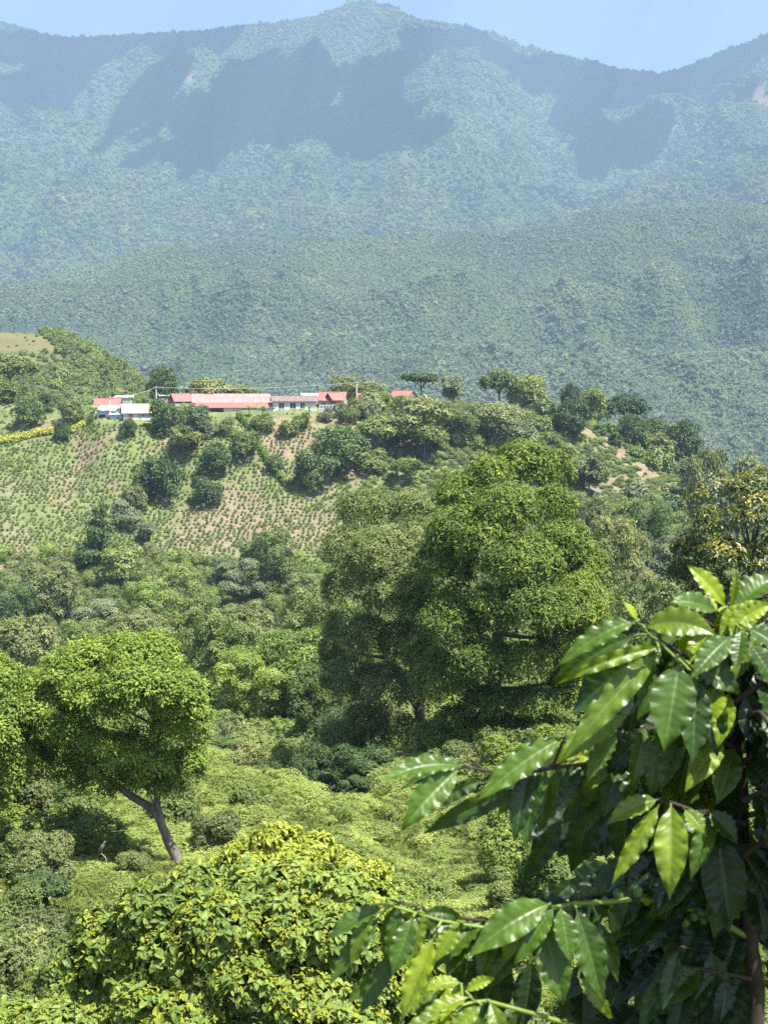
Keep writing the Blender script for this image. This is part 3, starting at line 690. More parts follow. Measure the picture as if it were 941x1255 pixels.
def scatter(name, pts, sc, rz, idx, protos, label, cat, mat=None):
    """one object: a cloud of points, each of which carries one of the small meshes"""
    sc = np.asarray(sc, float)
    if sc.ndim == 1: sc = np.stack([sc, sc, sc], -1)
    me = bpy.data.meshes.new(name); me.vertices.add(len(pts)); me.vertices.foreach_set('co', np.asarray(pts, np.float32).ravel())
    a = me.attributes.new('sc', 'FLOAT_VECTOR', 'POINT'); a.data.foreach_set('vector', sc.astype(np.float32).ravel())
    a = me.attributes.new('rot', 'FLOAT_VECTOR', 'POINT'); rv = np.zeros((len(pts), 3), np.float32); rv[:, 2] = rz; a.data.foreach_set('vector', rv.ravel())
    a = me.attributes.new('idx', 'INT', 'POINT'); a.data.foreach_set('value', np.asarray(idx, np.int32))
    o = link(name, me, kind='stuff'); tag(o, label, cat, kind='stuff')
    pc = bpy.data.collections.new(name + '_kinds')
    for q in protos:
        po = bpy.data.objects.new(q.name, q); pc.objects.link(po)
    ng = bpy.data.node_groups.new(name + '_scatter', 'GeometryNodeTree')
    ng.interface.new_socket('Geometry', in_out='INPUT', socket_type='NodeSocketGeometry'); ng.interface.new_socket('Geometry', in_out='OUTPUT', socket_type='NodeSocketGeometry')
    nd, lk = ng.nodes, ng.links
    gi, go = nd.new('NodeGroupInput'), nd.new('NodeGroupOutput')
    ci = nd.new('GeometryNodeCollectionInfo'); ci.inputs[0].default_value = pc; ci.inputs[1].default_value = True; ci.inputs[2].default_value = True
    ip = nd.new('GeometryNodeInstanceOnPoints'); ip.inputs['Pick Instance'].default_value = True
    def na(t, nm):
        q = nd.new('GeometryNodeInputNamedAttribute'); q.data_type = t; q.inputs[0].default_value = nm; return q.outputs[0]
    lk.new(gi.outputs[0], ip.inputs['Points']); lk.new(ci.outputs[0], ip.inputs['Instance']); lk.new(na('INT', 'idx'), ip.inputs['Instance Index'])
    er = nd.new('FunctionNodeEulerToRotation'); lk.new(na('FLOAT_VECTOR', 'rot'), er.inputs[0]); lk.new(er.outputs[0], ip.inputs['Rotation'])
    lk.new(na('FLOAT_VECTOR', 'sc'), ip.inputs['Scale']); lk.new(ip.outputs[0], go.inputs[0])
    md = o.modifiers.new('scatter', 'NODES'); md.node_group = ng
    return o

def jitter_points(ya, yb, ba, bb, step_of, rng):
    """roughly even points over a wedge seen from the viewer; step_of(y) is their spacing"""
    out = []; y = ya
    while y < yb:
        s = step_of(y); xs = np.arange(ba * y, bb * y, s)
        out.append(np.stack([xs + rng.uniform(-.5, .5, len(xs)) * s, y + rng.uniform(-.5, .5, len(xs)) * s], -1)); y += s
    return np.concatenate(out)

WOOD = [lump_mesh(f'far_wood_{i}', M['wood'], 20 + i, 60, .2, .15) for i in range(4)]
HWOOD = [lump_mesh(f'hill_wood_{i}', M['hillwood'], 20 + i, 60, .2, .15) for i in range(4)]
rng = np.random.RandomState(4)
# mountain woods
pts = jitter_points(3500 * MS, 6900 * MS, -0.34, 0.34, lambda y: 13.2 + (y - 3300 * MS) * .0012, rng)
z = mountain_z(pts[:, 0], pts[:, 1]); ppx, ppy = project(pts[:, 0], pts[:, 1], z)
keep = (scar_mask(ppx, ppy) < .5) | (pts[:, 1] > 6600 * MS)
pts, z = pts[keep], z[keep]; n = len(pts)
big = fbm(pts[:, 0] / 160, pts[:, 1] / 160, 31, 3)
s = rng.gamma(9, 1 / 9.0, n) * 15.5 * (1 + .45 * big)
scatter('mountain_woods', np.stack([pts[:, 0], pts[:, 1], z - s * .12], -1), np.stack([s, s, s * rng.uniform(.7, 1.15, n)], -1), rng.rand(n) * 6.28, rng.randint(0, 4, n), WOOD, 'hazy blue green forest covering the high mountain', 'forest')
# woods of the hill before it
pts = jitter_points(1345, 3510, -0.36, 0.36, lambda y: 4.6 + (y - 1800) * .0008, rng)
z = farhill_z(pts[:, 0], pts[:, 1]); n = len(pts)
big = fbm(pts[:, 0] / 90, pts[:, 1] / 90, 33, 3)
s = rng.gamma(8, 1 / 8.0, n) * 6.2 * (1 + .45 * big)
scatter('hill_woods', np.stack([pts[:, 0], pts[:, 1], z - s * .12], -1), np.stack([s, s, s * rng.uniform(.75, 1.3, n)], -1), rng.rand(n) * 6.28, rng.randint(0, 4, n), HWOOD, 'dense green forest covering the lower ridge beyond the village', 'forest')
# the knoll at the left
KW = [lump_mesh(f'knoll_wood_{i}', M['mid'], 40 + i, 200, .12, .09) for i in range(3)]
pts = jitter_points(560, 800, -0.42, -0.10, lambda y: 3.2, rng)
z = knoll_z(pts[:, 0], pts[:, 1]); ppx, ppy = project(pts[:, 0], pts[:, 1], z)
fm = field_mask(ppx, ppy)
keep = rng.rand(len(pts)) > np.where(pts[:, 1] < 760, np.clip(fm * .9, 0, .8), 0); pts, z, fm = pts[keep], z[keep], fm[keep]; n = len(pts)
s = rng.gamma(6, 1 / 6.0, n) * 3.8 * (1 - .72 * fm)
scatter('knoll_woods', np.stack([pts[:, 0], pts[:, 1], z - s * .1], -1), np.stack([s, s, s * rng.uniform(.7, 1.2, n)], -1), rng.rand(n) * 6.28, rng.randint(0, 3, n), KW, 'bright green wood on the small hill behind the village at left', 'forest')
# undergrowth over all the near slopes
UG = [lump_mesh(f'undergrowth_{i}', M[k_], 60 + i, 420, .07, .042, core=True) for i, k_ in enumerate(('mid', 'olive', 'bright', 'mid'))]
pts = jitter_points(95, 345, -0.42, 0.42, lambda y: .8 + .0042 * y, rng)
z = ground_z(pts[:, 0], pts[:, 1]); n = len(pts)
s = rng.gamma(9, 1 / 9.0, n) * (1.0 + .0062 * pts[:, 1])
zone = np.clip((fbm(pts[:, 0] / 30, pts[:, 1] / 30, 35, 3) + .5) * 4 + rng.normal(0, .6, n), 0, 3.99).astype(int)
scatter('valley_undergrowth', np.stack([pts[:, 0], pts[:, 1], z - s * .08], -1), np.stack([s, s, s * rng.uniform(.5, 1.1, n)], -1), rng.rand(n) * 6.28, zone, UG, 'tangled green undergrowth carpeting the valley floor and lower slopes', 'undergrowth')
# low growth on the village hill, thin on the bare soil
pts = jitter_points(345, 470, -0.40, 0.40, lambda y: 1.15, rng)
z = ground_z(pts[:, 0], pts[:, 1]); ppx, ppy = project(pts[:, 0], pts[:, 1], z)
dm = dirt_mask(ppx, ppy); green = np.clip((ppx - 380) / 120, 0, 1)
keep = (rng.rand(len(pts)) > np.clip(dm * .9, 0, .9)) & ((rng.rand(len(pts)) < .5 + .4 * green))
pts, z, green, ppx, ppy = pts[keep], z[keep], green[keep], ppx[keep], ppy[keep]; n = len(pts)
s = rng.gamma(5, 1 / 5.0, n) * (.6 + 1.0 * green + .4 * (ppy < 500)) * np.where((ppy < 522) & (ppx > 110) & (ppx < 450) & (pts[:, 1] > 399) & (pts[:, 1] < 426), .55, 1)
zone = np.clip((fbm(ppx / 40, ppy / 25, 36, 3) + .45) * 4 + rng.normal(0, .7, n), 0, 3.99).astype(int)
scatter('hill_undergrowth', np.stack([pts[:, 0], pts[:, 1], z - s * .08], -1), np.stack([s, s, s * rng.uniform(.5, 1.0, n)], -1), rng.rand(n) * 6.28, zone, UG, 'low weeds and scrub over the planted slope below the village', 'scrub')

pts = jitter_points(352, 452, -0.40, 0.40, lambda y: 5.2, rng)
z = ground_z(pts[:, 0], pts[:, 1]); ppx, ppy = project(pts[:, 0], pts[:, 1], z)
dm = dirt_mask(ppx, ppy)
dm = np.maximum(dm, np.maximum(dirt_mask(ppx, ppy - 9), dirt_mask(ppx, ppy - 18))); keep = (dm < .2) & (rng.rand(len(pts)) < np.clip((ppx - 400) / 60, 0, .5)) & (ppy > 500)
pts, z, ppx, ppy = pts[keep], z[keep], ppx[keep], ppy[keep]; n = len(pts)
s = rng.gamma(9, 1 / 9.0, n) * 4.8
zone = np.clip((fbm(ppx / 40, ppy / 25, 37, 3) + .45) * 4 + rng.normal(0, .9, n), 0, 3.99).astype(int)
SW = [lump_mesh(f'slope_wood_{i}', M[k_], 90 + i, 200, .13, .08) for i, k_ in enumerate(('mid', 'olive', 'dark', 'grey'))]
scatter('slope_woods', np.stack([pts[:, 0], pts[:, 1], z - s * .05], -1), np.stack([s, s, s * rng.uniform(.75, 1.2, n)], -1), rng.rand(n) * 6.28, zone, SW, 'mixed green wood over the slope right of the village', 'woods')
# ------------------------------------------------------------------ the village on the ridge
def sheet_roof(name, base, rust, ridge_scale=9.0, rough=0.55):
    """painted corrugated sheet: faded paint with rust streaks; ridges as bump across the slope"""
    m, nt, nd, lk = new_mat(name)
    tc = nd.new('ShaderNodeTexCoord'); mp = nd.new('ShaderNodeMapping'); mp.inputs['Scale'].default_value = (1.2, .25, .25); lk.new(tc.outputs['Object'], mp.inputs[0])
    n = nd.new('ShaderNodeTexNoise'); n.inputs['Scale'].default_value = 1.1; n.inputs['Detail'].default_value = 6; n.inputs['Roughness'].default_value = .7; lk.new(mp.outputs[0], n.inputs['Vector'])
    b = np.array(base); r = ramp(nd, [(.32, rust), (.48, tuple(b * .85)), (.7, tuple(np.minimum(b * 1.15, .9)))]); lk.new(n.outputs[0], r.inputs[0])
    p = nd.new('ShaderNodeBsdfPrincipled'); lk.new(r.outputs[0], p.inputs['Base Color']); p.inputs['Roughness'].default_value = rough
    wv = nd.new('ShaderNodeTexWave'); wv.inputs['Scale'].default_value = 1.4; lk.new(tc.outputs['Object'], wv.inputs['Vector'])
    bp = nd.new('ShaderNodeBump'); bp.inputs['Strength'].default_value = .5; bp.inputs['Distance'].default_value = .04; lk.new(wv.outputs[0], bp.inputs['Height']); lk.new(bp.outputs[0], p.inputs['Normal'])
    o = nd.new('ShaderNodeOutputMaterial'); lk.new(p.outputs[0], o.inputs[0]); return m
M['roof_red'] = sheet_roof('roof_red', (.29, .105, .09), (.22, .125, .10))
M['roof_pink'] = sheet_roof('roof_pink', (.34, .19, .175), (.26, .14, .12))
M['roof_rust'] = sheet_roof('roof_rust', (.26, .11, .085), (.16, .075, .05))
M['roof_dark'] = sheet_roof('roof_dark', (.16, .115, .105), (.23, .17, .15))
M['roof_cream'] = sheet_roof('roof_cream', (.56, .44, .24), (.42, .30, .16))
M['roof_zinc'] = sheet_roof('roof_zinc', (.45, .49, .52), (.33, .33, .33), rough=.4)
M['wall_white'] = plain('wall_white', (.52, .51, .48), .85, .28, 1.3, .2, stretch=(1.5, 1.5, .3))
M['wall_blue'] = plain('wall_pale_blue', (.40, .48, .52), .85, .25, 1.3, .2, stretch=(1.5, 1.5, .3))
M['wall_grey'] = plain('wall_grey', (.38, .37, .35), .9, .2, .8, .2)
M['wall_wood'] = plain('wall_brown_board', (.17, .11, .08), .9, .3, .9, .2, stretch=(4, 4, .4))
M['concrete'] = plain('concrete', (.36, .34, .31), .9, .2, 1.0, .2)
M['door_red'] = plain('door_red', (.40, .12, .09), .6, .15, 1.0)
M['frame_white'] = plain('frame_white', (.72, .72, .70), .5, .05, 1.0)
M['timber'] = plain('timber_dark', (.12, .085, .06), .9, .3, 2.0)
gm, gnt, gnd, glk = new_mat('window_glass')
gp = gnd.new('ShaderNodeBsdfPrincipled'); gp.inputs['Base Color'].default_value = (.02, .025, .03, 1); gp.inputs['Roughness'].default_value = .12
go_ = gnd.new('ShaderNodeOutputMaterial'); glk.new(gp.outputs[0], go_.inputs[0]); M['glass'] = gm

class Boxes:
    def __init__(s): s.v = []; s.f = []; s.n = 0
    def box(s, x0, x1, y0, y1, z0, z1):
        v = [(x0, y0, z0), (x1, y0, z0), (x1, y1, z0), (x0, y1, z0), (x0, y0, z1), (x1, y0, z1), (x1, y1, z1), (x0, y1, z1)]
        s.v += v; s.f += [[a + s.n for a in q] for q in ((0, 3, 2, 1), (4, 5, 6, 7), (0, 1, 5, 4), (1, 2, 6, 5), (2, 3, 7, 6), (3, 0, 4, 7))]; s.n += 8; return s
    def slab(s, quad, t):
        """a sheet of thickness t under a quad"""
        q = [tuple(p) for p in quad]; lo = [(p[0], p[1], p[2] - t) for p in q]
        s.v += lo + q; s.f += [[a + s.n for a in r] for r in ((0, 3, 2, 1), (4, 5, 6, 7), (0, 1, 5, 4), (1, 2, 6, 5), (2, 3, 7, 6), (3, 0, 4, 7))]; s.n += 8; return s
    def prism(s, poly, y0, y1):
        """an (x, z) outline pushed through from y0 to y1 -- here used with the outline in (y, z) along x"""
        k = len(poly); s.v += [(y0, p[0], p[1]) for p in poly] + [(y1, p[0], p[1]) for p in poly]; n = s.n
        s.f += [[n + i for i in range(k)][::-1], [n + k + i for i in range(k)]] + [[n + i, n + (i + 1) % k, n + k + (i + 1) % k, n + k + i] for i in range(k)]; s.n += 2 * k; return s
    def put(s, name, mat, parent=None):
        me = bpy.data.meshes.new(name); me.from_pydata(s.v, [], s.f); me.materials.append(mat); me.update()
        return link(name, me, parent)

def house(px0, px1, base, eave, top, Y, depth, label, roof='roof_red', wall='wall_white', shape='gable', yaw=6, over=.5, openings=(), name='house', stilts=0, porch=None, group=None, base_wall=None, front_rise=0):
    """a sheet-roofed house seen from the front between two columns of the photograph; rows give floor, eave and ridge"""
    k = Y / F; W = (px1 - px0) * k; cxp = (px0 + px1) / 2
    a, b = ray(cxp, base); x = float(a * Y); z = float(b * Y)
    H = (base - eave) * k; RH = max((eave - top) * k, .3)
    t = empty(name, (x, Y, z), label, 'house', group, rz=R(yaw))
    w2 = W / 2; d = depth
    g = float(ground_z(np.array([x]), np.array([Y]))[0])
    B = Boxes()
    B.box(-w2, w2, 0, d, 0, H)
    if shape == 'gable': B.prism([(0.02, H + .001), (d - .02, H + .001), (d / 2, H + RH * .96)], -w2 + .02, w2 - .02)
    elif shape == 'mono': B.prism([(0.02, H + .001), (d - .02, H + .001), (d - .02, H + RH * .96)], -w2 + .02, w2 - .02)
    B.put('wall', M[wall], t)
    if stilts:
        S = None
        for i in range(stilts):
            q = -w2 + .25 + (W - .5) * i / max(1, stilts - 1)
            Boxes().box(q - .11, q + .11, .15, .37, min(g - z, 0) - 2.0, -.002).put('stilt', M['timber'], t)
        Boxes().box(-w2 + .1, w2 - .1, d * .55, d - .1, min(g - z, 0) - 2.5, -.003).put('plinth', M['concrete'], t)
    else:
        Boxes().box(-w2 - .15, w2 + .15, -.25, d + .2, min(g - z, 0) - 2.5, -.003).put('plinth', M['concrete'], t)
    Rf = Boxes()
    if shape == 'gable':
        e = H - over * RH / (d / 2)
        Rf.slab([(-w2 - over, -over, e + .1), (w2 + over, -over, e + .1), (w2 + over, d / 2, H + RH + .1), (-w2 - over, d / 2, H + RH + .1)], .07)
        Rf.slab([(-w2 - over, d / 2 + .003, H + RH + .1), (w2 + over, d / 2 + .003, H + RH + .1), (w2 + over, d + over, e + .1), (-w2 - over, d + over, e + .1)], .07)
    else:
        sl = RH / d
        Rf.slab([(-w2 - over, -over, H - over * sl + .1), (w2 + over, -over, H - over * sl + .1), (w2 + over, d + over, H + RH + over * sl + .1), (-w2 - over, d + over, H + RH + over * sl + .1)], .08)
    rf = Rf.put('roof', M[roof], t)
    Boxes().box(-w2 - over, w2 + over, d / 2 - .14, d / 2 + .14, H + RH + .103, H + RH + .16).put('ridge_cap', M[roof], rf) if shape == 'gable' else None
    for op in openings:
        kind, f0, f1, z0, z1 = op[:5]; mt_ = op[5] if len(op) > 5 else None
        xa, xb, za, zb = -w2 + f0 * W, -w2 + f1 * W, z0 * H, z1 * H
        if kind == 'window':
            fr = Boxes(); q = .09
            fr.box(xa, xb, -.07, -.003, za, za + q).box(xa, xb, -.07, -.003, zb - q, zb).box(xa, xa + q, -.068, -.003, za + q, zb - q).box(xb - q, xb, -.068, -.003, za + q, zb - q)
            xm = (xa + xb) / 2; fr.box(xm - .035, xm + .035, -.06, -.003, za + q, zb - q)
            f_ = fr.put('window', M[mt_ or 'frame_white'], t)
            Boxes().box(xa + q, xb - q, -.03, -.006, za + q, zb - q).put('pane', M['glass'], f_)
        elif kind == 'door':
            d_ = Boxes().box(xa, xb, -.05, -.003, max(za, .02), zb).put('door', M[mt_ or 'door_red'], t)
            Boxes().box(xb - .16, xb - .1, -.1, -.051, (za + zb) / 2 - .05, (za + zb) / 2 + .05).put('handle', M['timber'], d_)
        elif kind == 'opening':
            Boxes().box(xa, xb, -.012, -.003, za, zb).put('dark_opening', M['glass'], t)  # dark sheet on the solid wall, painted as the shade inside an opening
        elif kind == 'panel':
            Boxes().box(xa, xb, -.03, -.003, za, zb).put('wall_panel', M[mt_], t)
    if porch:                                    # (depth, roof material, drop, wall height fraction)
        pd, prm, drop = porch
        z1 = H - .25; z0 = z1 - drop
        pr = Boxes().slab([(-w2 - over, -pd, z0), (w2 + over, -pd, z0), (w2 + over, -.01, z1), (-w2 - over, -.01, z1)], .07).put('porch_roof', M[prm], t)
        nps = max(3, int(W / 3.2))
        for i in range(nps):
            q = -w2 + .1 + (W - .2) * i / (nps - 1)
            Boxes().box(q - .07, q + .07, -pd + .25, -pd + .39, -.5, z0 + .02).put('porch_post', M['frame_white'], t)
        Boxes().box(-w2, w2, -pd + .1, -.26, min(g - z, 0) - 2.5, -.05).put('porch_floor', M['concrete'], t)
    return t

house(117, 146, 506, 495.5, 488.5, 413, 5.5, 'small house under a rusty red roof at the left end of the village', 'roof_rust', 'wall_grey', yaw=4, openings=[('door', .55, .72, 0, .75, 'timber'), ('window', .15, .38, .35, .75)])
house(119, 141, 516, 503, 498, 405, 4.0, 'pale grey shed with zinc roof below the rusty red roof', 'roof_zinc', 'wall_blue', 'mono', yaw=-8, name='shed', openings=[('opening', .1, .5, .05, .6)])
house(136, 150, 517, 508, 505.5, 403.5, 3.0, 'small pale blue hut beside the cream roofed house', 'roof_zinc', 'wall_blue', 'mono', yaw=3, name='hut', openings=[('window', .5, .8, .35, .75)])
house(141, 159, 490.5, 487.2, 485.2, 424, 5.0, 'pale zinc roofed house behind the rusty red roof', 'roof_zinc', 'wall_blue', 'mono', yaw=0)
house(152, 193, 515.5, 505.5, 495.5, 403, 8.0, 'white house with cream sheet roof standing on stilts', 'roof_cream', 'wall_white', yaw=14, stilts=4, over=.45,
      openings=[('door', .16, .27, .02, .86), ('window', .52, .62, .40, .80), ('window', .80, .92, .36, .80), ('panel', .475, .49, .02, .98, 'timber')])
house(215, 235, 494, 491, 482.5, 420, 6.0, 'house with bright red roof between the dark trees and the long sheds', 'roof_red', 'wall_wood', yaw=24)
house(197, 213, 488.5, 485, 482, 424, 4.0, 'low building with thin white roof beside the dark round tree', 'roof_zinc', 'wall_wood', 'mono', yaw=20, name='shelter')
house(238, 331, 499, 493, 483, 421, 12.0, 'long shed under a faded pink roof, rear of the two long roofs', 'roof_pink', 'wall_white', yaw=9, name='long_shed', openings=[('opening', .05, .25, .2, .8), ('opening', .32, .5, .2, .8)])
house(243, 335, 506.5, 499.5, 494.5, 411, 5.0, 'long white building with red roof edge, front of the two long roofs', 'roof_red', 'wall_white', 'mono', yaw=9, name='long_house',
      openings=[('opening', .02, .34, .02, .92), ('window', .66, .70, .3, .8), ('window', .86, .90, .3, .8)])
house(335, 388, 503.5, 491.5, 485.5, 413, 8.0, 'white walled house with dark weathered roof and big dark windows', 'roof_dark', 'wall_white', yaw=7,
      openings=[('window', .12, .26, .2, .86), ('window', .38, .53, .2, .86), ('window', .62, .74, .2, .86), ('door', .84, .93, 0, .86, 'wall_blue')])
house(372, 391, 490, 487.5, 483, 424, 4.0, 'bright zinc roofed outbuilding behind the dark weathered roof', 'roof_zinc', 'wall_white', 'mono', yaw=7, name='outbuilding')
house(390, 421, 503, 490, 480.5, 417, 7.0, 'grey walled house with brown red roof beside the lattice fence', 'roof_rust', 'wall_grey', yaw=-8, openings=[('window', .12, .32, .4, .8), ('door', .5, .66, 0, .8, 'timber')])
house(408, 420, 495, 489.5, 482, 416, 5.0, 'small gabled house with bright red roof over the lattice fence', 'roof_red', 'wall_wood', yaw=30)
house(437, 457, 494, 490, 482, 425, 6.0, 'red roofed house half hidden by trees right of the lattice fence', 'roof_red', 'wall_wood', yaw=-12)
house(478, 500, 490, 486, 479, 430, 7.0, 'rightmost red roofed house with a white gable among trees', 'roof_red', 'wall_white', yaw=-22)

# lattice fence of pale posts and rails below the grey house
def fence(px0, px1, base, top, Y, label):
    k = Y / F; W = (px1 - px0) * k; H = (base - top) * k
    a, b = ray((px0 + px1) / 2, base); t = empty('lattice_fence', (a * Y, Y, b * Y), label, 'fence', rz=R(-6))
    n = 9
    for i in range(n):
        q = -W / 2 + W * i / (n - 1); Boxes().box(q - .09, q + .09, -.09, .09, -2.5, H).put('post', M['frame_white'], t)
    Rl = Boxes()
    for j in range(3): Rl.box(-W / 2, W / 2, -.13, -.092, H * (.3 + .3 * j), H * (.3 + .3 * j) + .14)
    Rl.put('rail', M['frame_white'], t)
fence(392, 423, 508, 496, 412, 'pale lattice fence in front of the grey walled house')

# power poles and the cables between them
M['pole'] = plain('pole_concrete', (.55, .54, .52), .8, .1, .5)
M['cable'] = plain('cable', (.35, .36, .37), .6, .05, 1.0)
def pole(px, base, top, Y, label):
    k = Y / F; a, b = ray(px, base); H = (base - top) * k
    t = empty('utility_pole', (a * Y, Y, b * Y), label, 'pole', 'power poles of the village')
    T = Tubes(); T.tube([(0, 0, -3), (0, 0, H * .5), (0, 0, H)], [.2, .17, .13], 10); T.tube([(0, 0, H - .01), (0, 0, H)], [.13, .002], 10)
    link('pole_shaft', T.mesh('pole_shaft', M['pole']), t)
    Boxes().box(-.8, .8, -.2, -.135, H - .55, H - .43).put('crossarm', M['timber'], t)
    for q in (-.7, 0, .7):
        I = Tubes(); I.tube([(q, -.17, H - .43), (q, -.17, H - .34), (q, -.17, H - .25)], [.04, .06, .03], 8); link('insulator', I.mesh('insulator', M['frame_white']), t)
    return np.array([float(a * Y), Y, float(b * Y) + H - .25])
pA = pole(135.5, 517, 486, 404, 'tall pale power pole before the rusty red roof')
pB = pole(192, 500, 473.5, 421, 'pale power pole in front of the dark round tree')
pC = pole(437, 492, 467.5, 428, 'pale power pole among the trees above the red roofs')
def cable(p, q, sag, label, off):
    T = Tubes(); o = np.array([off, -.17, 0.0]); n = 24; t = np.linspace(0, 1, n)[:, None]
    P = (p + o) * (1 - t) + (q + o) * t; P[:, 2] -= (sag * 4 * t * (1 - t))[:, 0]
    m0 = P[0].copy(); T.tube(P - m0, np.full(n, .045), 5)
    return tag(link('power_cable', T.mesh('power_cable', M['cable']), loc=m0), label, 'cable', 'power cables over the village')
cable(pB, pC, 1.0, 'power cable strung high across the ridge between the two right poles', .0)
cable(pA, pB, .8, 'power cable from the pole by the rusty roof to the next pole', .0)
cable(pA, at(-60, 430, 470.0), 3.0, 'power cable running off to the left over the ridge trees', .0)

# clipped hedges
def hedge(path, Y0, wid, hgt, label, mat, seed):
    rng = np.random.RandomState(seed); pts = []
    for (px, py, Y) in path: a, _ = ray(px, py); pts.append((a * Y, Y))
    pts = np.array(pts, float); seg = np.linalg.norm(np.diff(pts, axis=0), axis=1); s = np.concatenate([[0], np.cumsum(seg)])
    n = int(s[-1] / .55) + 2; u = np.linspace(0, s[-1], n)
    X = np.interp(u, s, pts[:, 0]); Yv = np.interp(u, s, pts[:, 1]); Z = ground_z(X, Yv)
    lb = []
    for i in range(n):
        lb.append((X[i] - X[0], Yv[i] - Yv[0], Z[i] - Z[0] + hgt * .5, wid * rng.uniform(.5, .62), wid * rng.uniform(.5, .62), hgt * rng.uniform(.55, .68)))
    v, f, at_ = leaf_cloud(lb, n * 26, 5, .42, .26, rng, droop=.1, open_=1.2, cull=.7)
    t = empty('hedge', (X[0], Yv[0], Z[0]), label, 'hedge')
    link('foliage', mesh_from('hedge_foliage', v, f, M[mat], at_), t)
hedge([(-30, 540, 399), (0, 535, 400), (30, 529, 401), (62, 523, 402), (90, 515, 403), (112, 505, 406)], 0, 1.3, 1.7, 'yellow green clipped hedge climbing towards the left end of the village', 'lime', 3)
hedge([(293, 509, 406), (305, 530, 400), (318, 555, 392), (333, 578, 384), (350, 597, 378)], 0, 1.1, 1.6, 'narrow bright green hedge running down the slope below the long sheds', 'bright', 4)

# banana plants by the houses
M['banana'] = foliage('leaf_banana', [(0.0, (.09, .16, .02)), (1.0, (.20, .28, .05))], .4, .35)
def banana(px, base, top, Y, label, seed):
    rng = np.random.RandomState(seed); k = Y / F; H = (base - top) * k; a, b = ray(px, base)
    x = float(a * Y); g = float(ground_z(np.array([x]), np.array([float(Y)]))[0]); g = max(g, float(b * Y) - 2)
    t = empty('banana_plant', (x, Y, g), label, 'plant', 'banana plants of the village'); H = float(b * Y) + H - g
    T = Tubes(); T.tube([(0, 0, -.4), (0, 0, H * .3), (.05, 0, H * .62)], [.2, .17, .1], 8); link('stem', T.mesh('banana_stem', M['banana']), t)
    vs_, fs, n = [], [], 0
    for i in range(9):
        ph = i * 2.4 + rng.rand(); D = np.array([math.cos(ph), math.sin(ph), 0]); S = np.array([-D[1], D[0], 0]); L = H * rng.uniform(.42, .6)
        q = bez((0, 0, H * .58), D * L * .35 + np.array([0, 0, H * .58 + L * .75]), D * L * .85 + np.array([0, 0, H * .58 + L * rng.uniform(.0, .35)]), 9)
        wv = np.array([.02, .1, .16, .2, .2, .19, .16, .1, .01]) * L
        P = np.stack([q - S * wv[:, None] + [0, 0, .04], q - np.array([0, 0, .05]), q + S * wv[:, None] + [0, 0, .04]], 1).reshape(-1, 3)
        vs_.append(P); fs.append(grid_faces(9, 3) + n); n += 27
    link('leaves', mesh_from('banana_leaves', np.concatenate(vs_), np.concatenate(fs), M['banana'], {'tint': rng.rand(n)}), t)
banana(115, 512, 492, 404.5, 'yellow green banana plant at the end of the clipped hedge', 1)
banana(163, 498, 483, 419, 'banana plant behind the cream roofed house', 2)
banana(306, 509, 492, 406, 'banana plant in front of the long white building', 3)
banana(322, 510, 494, 406, 'banana plant at the corner of the dark roofed house', 4)
banana(379, 509, 494, 408, 'banana plant before the right end of the dark roofed house', 5)

# ------------------------------------------------------------------ young coffee bushes planted in rows on the slope
def row_points(poly_fn, ya, yb, px_a, px_b, dx, dy, rng):
    out = []; y = ya; r = 0
    while y < yb:
        xa, xb = (px_a - CX) / F * y, (px_b - CX) / F * y
        xs = np.arange(xa, xb, dx) + (dx / 2 if r % 2 else 0) + .25 * np.sin(y * .9)
        yy = y + 1.4 * np.sin(xs / 19.0) + rng.normal(0, .10, len(xs))
        out.append(np.stack([xs + rng.normal(0, .15, len(xs)), yy + rng.normal(0, .12, len(xs))], -1)); y += dy; r += 1
    return np.concatenate(out)
rng = np.random.RandomState(17)
rp = row_points(None, 340, 404, -40, 425, 1.2, 1.28, rng)
rz_ = ground_z(rp[:, 0], rp[:, 1]); rx_, ry_ = project(rp[:, 0], rp[:, 1], rz_)
keep = (ry_ < 735) & (ry_ > 512) & (rng.rand(len(rp)) < (.84 + .4 * fbm(rx_ / 25, ry_ / 25, 66, 3))) & ~((rx_ > 112) & (rx_ < 430) & (ry_ < 520))
rp, rz_, rx_, ry_ = rp[keep], rz_[keep], rx_[keep], ry_[keep]
M['crop'] = foliage('leaf_coffee_crop', [(0.0, (.055, .09, .02)), (.5, (.10, .145, .034)), (1.0, (.16, .20, .055))], .5, .28)
CB = []
for i in range(3):
    g_ = np.random.RandomState(70 + i)
    v, f, at_ = leaf_cloud([(0, 0, .34, .40, .40, .40), (.1, 0, .6, .28, .28, .3)], 55, 4, .26, .16, g_, droop=.3, open_=1.3, low=-.6)
    CB.append(mesh_from(f'coffee_bush_{i}', v, f, M['crop'], at_))
nearest = np.lexsort((np.abs(rx_ - 330), np.where((dirt_mask(rx_, ry_) > .3) & (ry_ > 590), 0, 1)))[:290]
isn = np.zeros(len(rp), bool); isn[nearest] = True
for j in np.where(isn)[0]:
    o = link('coffee_bush', CB[j % 3], loc=(rp[j, 0], rp[j, 1], rz_[j] - .05))
    s_ = rng.uniform(.5, .95); o.scale = (s_, s_, s_ * rng.uniform(.85, 1.15)); o.rotation_euler = (0, 0, rng.rand() * 6.28)
    tag(o, 'small young coffee bush planted in rows on the bare soil', 'coffee bush', 'young coffee bushes in rows on the bare soil')
j = np.where(~isn)[0]; s_ = rng.uniform(.55, .95, len(j))
scatter('coffee_rows', np.stack([rp[j, 0], rp[j, 1], rz_[j] - .05], -1), s_, rng.rand(len(j)) * 6.28, rng.randint(0, 3, len(j)), CB, 'rows of green coffee bushes covering the slope below the village', 'coffee crop')
